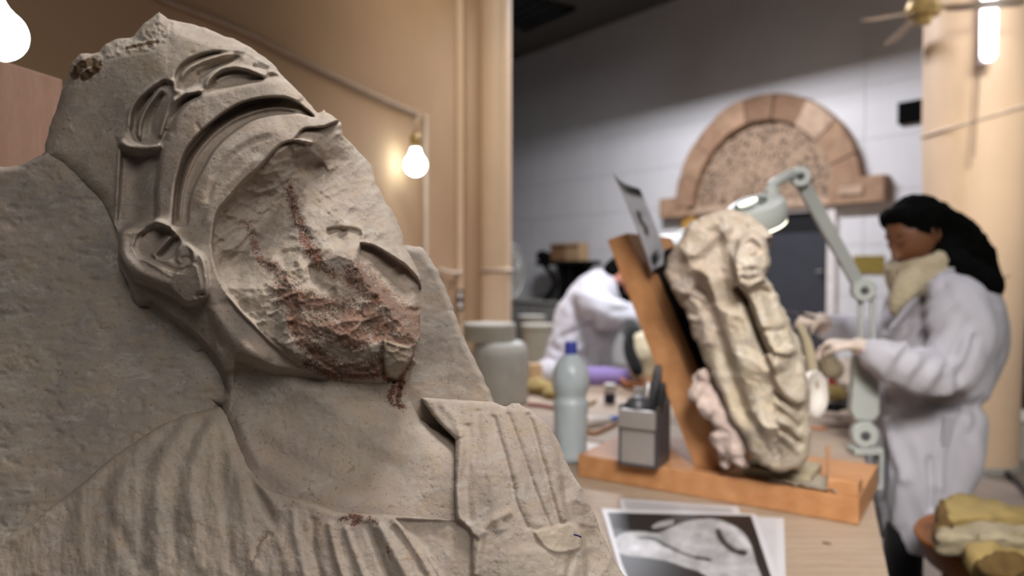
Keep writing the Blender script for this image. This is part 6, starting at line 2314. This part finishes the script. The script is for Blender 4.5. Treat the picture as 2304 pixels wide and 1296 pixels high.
bm = bmesh.new()
add_loft(bm, [sring(2072, 656, 2146, 603, 0.07), sring(2046, 676, 2180, 614, 0.125), sring(2022, 700, 2212, 640, 0.175), sring(2005, 722, 2230, 678, 0.20), sring(1996, 748, 2237, 728, 0.20), wring(1990, 2232, 780, 0.19), wring(1988, 2222, 830, 0.175), wring(1986, 2210, 880, 0.17),
              wring(1974, 2192, 940, 0.18), wring(1966, 2176, 1000, 0.19), wring(1964, 2158, 1060, 0.19), wring(1968, 2140, 1110, 0.185), wring(1976, 2120, 1150, 0.18), wring(1980, 2106, 1188, 0.175), wring(1984, 2098, 1212, 0.17)])
# near sleeve: shoulder, elbow, cuff
NS, NE, NC = P(2150, 690, WD - 0.19), P(2120, 850, WD - 0.27), P(1982, 800, WD - 0.33)
add_tube(bm, smooth_path([P(2130, 660, WD - 0.13), NS, P(2165, 770, WD - 0.25), NE], 5), [0.075, 0.095, 0.085, 0.078], 16)
add_tube(bm, smooth_path([P(2150, 830, WD - 0.26), NE, P(2050, 826, WD - 0.32), NC], 5), [0.07, 0.080, 0.064, 0.052], 16)
# far sleeve
FS, FE, FC = P(2040, 680, WD + 0.16), P(2010, 790, WD + 0.20), P(1862, 738, WD + 0.10)
add_tube(bm, smooth_path([FS, P(2020, 740, WD + 0.20), FE], 5), [0.075, 0.07, 0.065], 14)
add_tube(bm, smooth_path([FE, P(1940, 752, WD + 0.14), FC], 5), [0.064, 0.056, 0.046], 14)
me = fuse(bm, 0.009, 8)


def coat_folds(c):
    x, y, z = c[:, 0], c[:, 1], c[:, 2]
    px = CX + FPX * x / y
    py = 600 - FPX * (z - 1.43) / y
    r = 0.010 * fbm(x * 9 + z * 3, y * 9, z * 3.2, 3, 33)
    low = smst((py - 900) / 120)
    r = r + low * 0.012 * vnoise(x * 16 + 0.3 * z, y * 12, z * 2.2, 35)
    # creases at the elbow and across the waist
    near = (y < WD - 0.1)
    el = np.exp(-(((px - 2120) / 60) ** 2 + ((py - 850) / 70) ** 2)) * near
    r = r + el * 0.006 * np.sin((px * 0.6 + py * 0.8) / 9.0 + 2 * vnoise(x * 8, y * 8, z * 8, 4))
    fo = np.exp(-(((px - 2040) / 60) ** 2 + ((py - 830) / 45) ** 2)) * near
    r = r + fo * 0.005 * np.sin(px / 9.0 + py / 22.0)
    r = r - 0.018 * np.exp(-((py - 905 - 0.1 * (px - 2080)) / 16) ** 2) * (px > 1990) * (~near | (py > 890))
    # diagonal fold lines from shoulder to chest
    for (ax_, ay_, bx_, by_, w, h_) in ((2150, 680, 2010, 800, 9, 0.010), (2120, 640, 1998, 740, 9, -0.008), (2180, 720, 2130, 830, 11, -0.010), (2200, 760, 2160, 880, 9, -0.010), (2215, 900, 2190, 980, 8, -0.008),
                                          (2100, 1040, 2105, 1150, 8, -0.016), (2130, 1010, 2125, 1100, 9, 0.010), (2000, 950, 2050, 1080, 12, 0.010), (1995, 1010, 1990, 1130, 12, -0.010), (2040, 1080, 2030, 1180, 11, 0.008), (2180, 920, 2150, 980, 7, -0.012)):
        dx, dy = bx_ - ax_, by_ - ay_
        u = np.clip(((px - ax_) * dx + (py - ay_) * dy) / (dx * dx + dy * dy), 0, 1)
        dd = np.hypot(px - ax_ - u * dx, py - ay_ - u * dy)
        r = r + h_ * np.exp(-(dd / w) ** 2)
    return r * 1.35


displace(me, coat_folds)
coat = link('white_coat', me, M['coat'], woman)
# collar flaps and button line
for pts in ([(2108, 622), (2148, 600), (2176, 622), (2120, 650)], [(2004, 740), (2050, 680), (2070, 670), (2030, 730)]):
    bm = bmesh.new()
    add_prism(bm, [P(x, y, WD - 0.165 + 0.02 * i) for i, (x, y) in enumerate(pts)], Vector((0, 0.012, 0.004)), bevel=0.003)
    o_ = obj('collar', bm, M['coat'], woman)
bm = bmesh.new()
add_prism(bm, [P(2128, 938, WD - 0.185), P(2168, 932, WD - 0.15), P(2160, 1000, WD - 0.15), P(2122, 1004, WD - 0.19)], Vector((0, 0.012, 0)), bevel=0.003)
obj('pocket', bm, M['coat'], woman)
# legs
bm = bmesh.new()
for dy in (-0.075, 0.09):
    pts = [P(2036, 1186, WD + dy), P(2032, 1240, WD + dy), P(2034, 1300, WD + dy)]
    q = P(2040, 1300, WD + dy)
    pts.append(Vector((q.x + 0.005, q.y, 0.10)))
    add_tube(bm, smooth_path(pts, 4), [0.062, 0.062, 0.058, 0.045], 16)
me = fuse(bm, 0.01, 3)
link('black_trousers', me, M['trousers'], woman)
for dy in (-0.075, 0.09):
    q = P(2040, 1300, WD + dy)
    bm = bmesh.new()
    add_loft(bm, [ell_ring(Vector((q.x + a_, q.y, 0.003 + h_ * 0.5)), Y1, Zv, ry_, h_ * 0.5, 14) for a_, ry_, h_ in ((0.07, 0.02, 0.05), (0.055, 0.034, 0.08), (0.0, 0.038, 0.10), (-0.06, 0.044, 0.075), (-0.13, 0.044, 0.055), (-0.175, 0.03, 0.035), (-0.185, 0.01, 0.02))])
    obj('shoe', bm, M['black'], woman, smooth=True)

# head: bowed to the left and down
hc_ = P(2062, 530, WD - 0.02)
fw = Vector((-0.88, -0.20, -0.42))
up = Vector((-0.42, -0.04, 0.9))
R3 = frame(fw, up)
me = head_mesh('head', M['skin'], woman, hc_, R3, 1.0)
hd = link('head', me, M['skin'], woman)


def hl(x, y, z):
    return hc_ + R3 @ Vector((x, y, z))


# neck
tube_obj('neck', [hl(-0.02, 0, -0.06), P(2096, 640, WD)], [0.050, 0.055], M['skin'], woman, n=16)
for s in (-1, 1):
    tube_obj('eyebrow', [hl(0.092, 0.014 * s, 0.030), hl(0.089, 0.030 * s, 0.036), hl(0.076, 0.046 * s, 0.032)], [0.002, 0.003, 0.0015], M['lash'], hd, n=6)
    tube_obj('eyelashes', [hl(0.094, 0.018 * s, 0.008), hl(0.093, 0.030 * s, 0.004), hl(0.082, 0.043 * s, 0.008)], [0.0016, 0.0026, 0.0016], M['lash'], hd, n=6)
    bm = bmesh.new()
    c = hl(-0.008, 0.076 * s, -0.005)
    add_tube(bm, [c + R3 @ Vector((0.010 * math.cos(a_), 0.004 * s, 0.022 * math.sin(a_) + 0.006)) for a_ in np.linspace(-0.9, 4.2, 12)], 0.005, 8)
    add_tube(bm, [c + R3 @ Vector((0.004, 0, -0.02)), c + R3 @ Vector((0.006, 0, 0.015))], 0.006, 8)
    obj('ear', bm, M['skin'], hd, smooth=True)
tube_obj('lips', [hl(0.088, -0.018, -0.061), hl(0.104, 0, -0.060), hl(0.088, 0.018, -0.061)], [0.002, 0.0055, 0.002], M['lash'], hd, n=8, smooth_k=4)

# hair: cap over the skull, bun-like mass and long wavy tail down the back
bm = bmesh.new()
for (x, y, z, rx, ry, rz_) in ((-0.022, 0, 0.045, 0.098, 0.092, 0.090), (-0.060, 0, 0.015, 0.075, 0.088, 0.085), (0.040, 0, 0.094, 0.050, 0.066, 0.030), (-0.02, 0.066, 0.03, 0.05, 0.022, 0.05), (-0.02, -0.070, 0.030, 0.058, 0.022, 0.052),
                               (-0.085, 0, -0.02, 0.06, 0.07, 0.07), (0.022, 0.050, 0.076, 0.045, 0.034, 0.034), (0.022, -0.050, 0.076, 0.045, 0.034, 0.034)):
    m = Matrix.Translation(hl(x, y, z)) @ R3.to_4x4() @ Matrix.Diagonal((rx, ry, rz_, 1))
    bmesh.ops.create_icosphere(bm, subdivisions=3, radius=1.0, matrix=m)
add_tube(bm, smooth_path([P(2100, 505, WD), P(2140, 535, WD + 0.0), P(2170, 568, WD - 0.02), P(2198, 605, WD - 0.03), P(2226, 642, WD - 0.04), P(2249, 674, WD - 0.02)], 5), [0.085, 0.085, 0.078, 0.062, 0.042, 0.012], 18)
add_tube(bm, smooth_path([P(2120, 560, WD - 0.06), P(2140, 590, WD - 0.10), P(2185, 610, WD - 0.12), P(2225, 640, WD - 0.12), P(2244, 660, WD - 0.10)], 5), [0.05, 0.055, 0.045, 0.035, 0.01], 14)
me = fuse(bm, 0.008, 3)
displace(me, lambda c: 0.010 * fbm(c[:, 0] * 16, c[:, 1] * 16, c[:, 2] * 16, 3, 44) * smst((CX + FPX * c[:, 0] / c[:, 1] - 2090) / 60) + 0.003 * fbm(c[:, 0] * 60, c[:, 1] * 60, c[:, 2] * 20, 2, 45))
hair = link('black_hair', me, M['hair'], woman)
bm = bmesh.new()
rg = random.Random(4)
for k in range(70):
    t_ = rg.random()
    cpts = [(2128, 470), (2165, 500), (2195, 545), (2215, 590), (2235, 630), (2248, 660)]
    f = t_ * (len(cpts) - 1.001)
    i0 = int(f)
    a0 = Vector(cpts[i0]).lerp(Vector(cpts[i0 + 1]), f - i0)
    pts = []
    ang = rg.uniform(-0.6, 1.2)
    L_ = rg.uniform(14, 36)
    for j in range(6):
        u_ = j / 5
        pts.append(P(a0.x - 14 + math.cos(ang + 1.2 * u_) * L_ * u_, a0.y + math.sin(ang + 1.2 * u_) * L_ * u_, WD + rg.uniform(-0.06, 0.06)))
    add_tube(bm, smooth_path(pts, 2), [0.006, 0.005, 0.001], 6)
add_tube(bm, smooth_path([P(2228, 640, WD), P(2252, 628, WD), P(2274, 620, WD)], 4), [0.006, 0.001], 6)
o_ = obj('loose_locks', bm, M['hair'], woman, smooth=True)
o_['kind'] = 'stuff'

# scarf wrapped round the neck
bm = bmesh.new()
for (x0, y0, x1, y1, r) in ((2010, 612, 2118, 572, 0.036), (2014, 634, 2124, 594, 0.038), (2024, 656, 2120, 616, 0.036)):
    a_, b_ = P(x0, y0, WD - 0.02), P(x1, y1, WD - 0.02)
    c = (a_ + b_) / 2
    ax = (b_ - a_) / 2
    pts = [c + ax * 0.86 * math.cos(t_) + Y1 * (0.10 * math.sin(t_)) for t_ in np.linspace(0, 2 * math.pi, 25)]
    add_tube(bm, pts, r * 0.80, 12, round_ends=False)
add_tube(bm, smooth_path([P(2050, 630, WD - 0.11), P(2032, 656, WD - 0.12), P(2016, 684, WD - 0.11), P(2008, 708, WD - 0.09)], 4), [0.045, 0.038, 0.026, 0.008], 12)
me = fuse(bm, 0.007, 4)
displace(me, lambda c: 0.0012 * np.sin((c[:, 2] + c[:, 0] * 0.35) * 260) + 0.004 * fbm(c[:, 0] * 22, c[:, 1] * 22, c[:, 2] * 22, 2, 46))
link('cream_scarf', me, M['scarf'], woman)

# gloved hands and the tool they hold
h1 = hand(woman, P(1922, 778, WD - 0.30), P(1850, 768, WD - 0.22) - P(1922, 778, WD - 0.30), (0.1, -0.25, 0.95), -1, M['glove'], 0.9, 0.88, 'gloved_hand')
h2 = hand(woman, P(1850, 722, WD + 0.06), P(1792, 704, WD - 0.05) - P(1850, 722, WD + 0.06), (-0.1, -0.5, 0.85), 1, M['glove'], 1.1, 0.88, 'gloved_hand')
tube_obj('forearm', [NC + (P(1922, 778, WD - 0.30) - NC) * -0.1, P(1930, 779, WD - 0.30)], [0.036, 0.026], M['glove'], woman, n=14)
tube_obj('forearm', [FC, P(1848, 720, WD + 0.06)], [0.036, 0.026], M['glove'], woman, n=14)
t = thing('hand_tool', 'thin dark cleaning tool held by the woman against the beige relief', 'tool', P(1790, 708, 2.32))
tube_obj('shaft', [P(1772, 700, 2.18), P(1800, 706, 2.33)], [0.002, 0.003], M['steel_dark'], t, n=8)
tube_obj('grip', [P(1800, 706, 2.33), P(1832, 716, 2.46)], [0.005, 0.006], M['near_black'], t, n=8)

# ---------------------------------------------------------------- man bent over the far end of the table
MD = 4.15
man = thing('person', 'dark-haired bearded man in a white coat hunched behind the leaning board', 'person', Vector((P(1300, 900, MD).x, MD, 0)))


def mring(x0, y0, x1, y1, ry, d=MD):
    a_, b_ = P(x0, y0, d), P(x1, y1, d)
    c = (a_ + b_) / 2
    ax = (b_ - a_) / 2
    return ell_ring(c, ax.normalized(), Y1, ax.length, ry, 24, 0.85)


bm = bmesh.new()
add_loft(bm, [mring(1222, 868, 1330, 872, 0.17), mring(1224, 838, 1352, 852, 0.20), mring(1226, 800, 1372, 836, 0.21), mring(1232, 765, 1380, 800, 0.21), mring(1242, 728, 1384, 770, 0.22), mring(1256, 690, 1392, 738, 0.225), mring(1278, 654, 1398, 705, 0.225),
              mring(1305, 628, 1400, 675, 0.20), mring(1338, 614, 1398, 650, 0.13), mring(1360, 612, 1395, 636, 0.07)])
add_tube(bm, smooth_path([P(1330, 665, MD - 0.20), P(1352, 700, MD - 0.30), P(1378, 705, MD - 0.33), P(1436, 716, MD - 0.36)], 5), [0.095, 0.09, 0.078, 0.06], 16)
add_tube(bm, smooth_path([P(1330, 665, MD + 0.18), P(1360, 760, MD + 0.16), P(1300, 838, MD - 0.05)], 5), [0.085, 0.07, 0.06], 14)
me = fuse(bm, 0.013, 7)


def man_folds(c):
    x, y, z = c[:, 0], c[:, 1], c[:, 2]
    px = CX + FPX * x / y
    py = 600 - FPX * (z - 1.43) / y
    r = 0.018 * fbm(x * 6 + z * 3, y * 6, z * 5, 3, 53)
    for (ax_, ay_, bx_, by_, w, h_) in ((1260, 760, 1330, 730, 7, -0.016), (1250, 800, 1320, 780, 7, 0.014), (1290, 690, 1320, 760, 8, -0.014), (1300, 660, 1400, 690, 8, 0.010), (1330, 720, 1330, 800, 14, -0.03), (1240, 780, 1300, 820, 6, -0.014), (1380, 700, 1420, 696, 6, -0.010)):
        dx, dy = bx_ - ax_, by_ - ay_
        u = np.clip(((px - ax_) * dx + (py - ay_) * dy) / (dx * dx + dy * dy), 0, 1)
        r = r + h_ * np.exp(-(np.hypot(px - ax_ - u * dx, py - ay_ - u * dy) / w) ** 2)
    return r


displace(me, man_folds)
link('white_coat', me, M['coat'], man)
mh = P(1404, 626, MD - 0.06)
fw2 = Vector((0.70, -0.28, -0.62))
R4 = frame(fw2, Vector((0.6, -0.1, 0.75)))
me = head_mesh('head', M['skin_pink'], man, mh, R4, 1.0)
hd2 = link('head', me, M['skin_pink'], man)
tube_obj('neck', [mh + R4 @ Vector((-0.03, 0, -0.06)), P(1372, 640, MD)], [0.056, 0.062], M['skin_pink'], man, n=14)
bm = bmesh.new()
for (x, y, z, rx, ry, rz_) in ((-0.022, 0, 0.045, 0.098, 0.090, 0.088), (-0.062, 0, 0.010, 0.066, 0.082, 0.085), (0.045, 0, 0.088, 0.048, 0.060, 0.032)):
    bmesh.ops.create_icosphere(bm, subdivisions=3, radius=1.0, matrix=Matrix.Translation(mh + R4 @ Vector((x, y, z))) @ R4.to_4x4() @ Matrix.Diagonal((rx, ry, rz_, 1)))
me = fuse(bm, 0.01, 2)
displace(me, lambda c: 0.004 * fbm(c[:, 0] * 40, c[:, 1] * 40, c[:, 2] * 40, 2, 55))
link('dark_hair', me, M['hair'], man)
bm = bmesh.new()
for (x, y, z, rx, ry, rz_) in ((0.050, 0, -0.085, 0.058, 0.062, 0.045), (0.02, -0.045, -0.06, 0.04, 0.03, 0.04), (0.02, 0.045, -0.06, 0.04, 0.03, 0.04), (0.075, 0, -0.115, 0.035, 0.04, 0.035)):
    bmesh.ops.create_icosphere(bm, subdivisions=3, radius=1.0, matrix=Matrix.Translation(mh + R4 @ Vector((x, y, z))) @ R4.to_4x4() @ Matrix.Diagonal((rx, ry, rz_, 1)))
me = fuse(bm, 0.009, 2)
displace(me, lambda c: 0.005 * fbm(c[:, 0] * 50, c[:, 1] * 50, c[:, 2] * 50, 2, 56))
link('beard', me, M['hair'], man)
for s in (-1, 1):
    bm = bmesh.new()
    c = mh + R4 @ Vector((-0.008, 0.082 * s, -0.005))
    add_tube(bm, [c + R4 @ Vector((0.012 * math.cos(a_), 0.004 * s, 0.026 * math.sin(a_) + 0.004)) for a_ in np.linspace(-0.9, 4.2, 12)], 0.007, 8)
    add_tube(bm, [c + R4 @ Vector((0.004, 0, -0.02)), c + R4 @ Vector((0.006, 0, 0.015))], 0.009, 8)
    obj('ear', bm, M['skin_pink'], hd2, smooth=True)
    tube_obj('eyebrow', [mh + R4 @ Vector((0.092, 0.014 * s, 0.030)), mh + R4 @ Vector((0.076, 0.046 * s, 0.032))], 0.003, M['lash'], hd2, n=6)
# black sleeve of the other arm, purple cuff guard, gloves
tube_obj('black_sleeve', [P(1418, 738, MD - 0.5), P(1424, 755, MD - 0.6), P(1418, 792, MD - 0.68), P(1434, 832, MD - 0.75)], [0.048, 0.045, 0.032, 0.03], M['trousers'], man, n=14, smooth_k=5)
pz = 3.62
tube_obj('purple_sleeve_guard', [P(1306, 848, pz), P(1360, 848, pz), P(1406, 852, pz)], [0.050, 0.050, 0.047], M['purple'], man, n=20)
tube_obj('lower_sleeve', [P(1236, 840, MD - 0.1), P(1262, 846, pz + 0.15), P(1306, 848, pz + 0.02)], [0.085, 0.07, 0.055], M['coat'], man, n=16, smooth_k=4)
hand(man, P(1416, 853, pz), (1, -0.05, -0.12), (0, -0.2, 1), 1, M['white_plastic'], 0.8, 0.85, 'gloved_hand')
hand(man, P(1436, 718, MD - 0.37), (0.9, -0.3, -0.4), (0, -0.2, 1), 1, M['glove'], 0.8, 0.95, 'gloved_hand')
# stool and legs of the man, under the table line
bm = bmesh.new()
for dy in (-0.10, 0.12):
    a_ = P(1275, 870, MD + dy)
    add_tube(bm, smooth_path([Vector((a_.x, a_.y, 0.60)), Vector((a_.x + 0.40, a_.y, 0.58)), Vector((a_.x + 0.42, a_.y, 0.3)), Vector((a_.x + 0.40, a_.y, 0.08))], 4), [0.10, 0.075, 0.06, 0.045], 14)
me = fuse(bm, 0.014, 3)
link('trousers', me, M['trousers'], man)
for dy in (-0.10, 0.12):
    a_ = P(1275, 870, MD + dy)
    bm = bmesh.new()
    add_loft(bm, [ell_ring(Vector((a_.x + 0.40 + x_, a_.y, 0.003 + h_ * 0.5)), Y1, Zv, ry_, h_ * 0.5, 14) for x_, ry_, h_ in ((-0.07, 0.02, 0.05), (0.0, 0.04, 0.10), (0.08, 0.046, 0.07), (0.17, 0.03, 0.035))])
    obj('shoe', bm, M['black'], man, smooth=True)
a_ = P(1275, 870, MD)
st = thing('work_stool', 'round wooden stool the hunched man sits on', 'stool', Vector((a_.x, a_.y + 0.01, 0)))
bm = bmesh.new()
add_lathe(bm, Vector((a_.x, a_.y + 0.01, 0)), [(0.01, 0.46), (0.18, 0.46), (0.18, 0.50), (0.01, 0.50)], 32)
obj('seat', bm, M['bare_wood'], st)
for k in range(4):
    an = math.pi / 4 + k * math.pi / 2
    tube_obj('leg', [Vector((a_.x + 0.12 * math.cos(an), a_.y + 0.01 + 0.12 * math.sin(an), 0.47)), Vector((a_.x + 0.17 * math.cos(an), a_.y + 0.01 + 0.17 * math.sin(an), 0))], 0.015, M['bare_wood'], st, n=8)
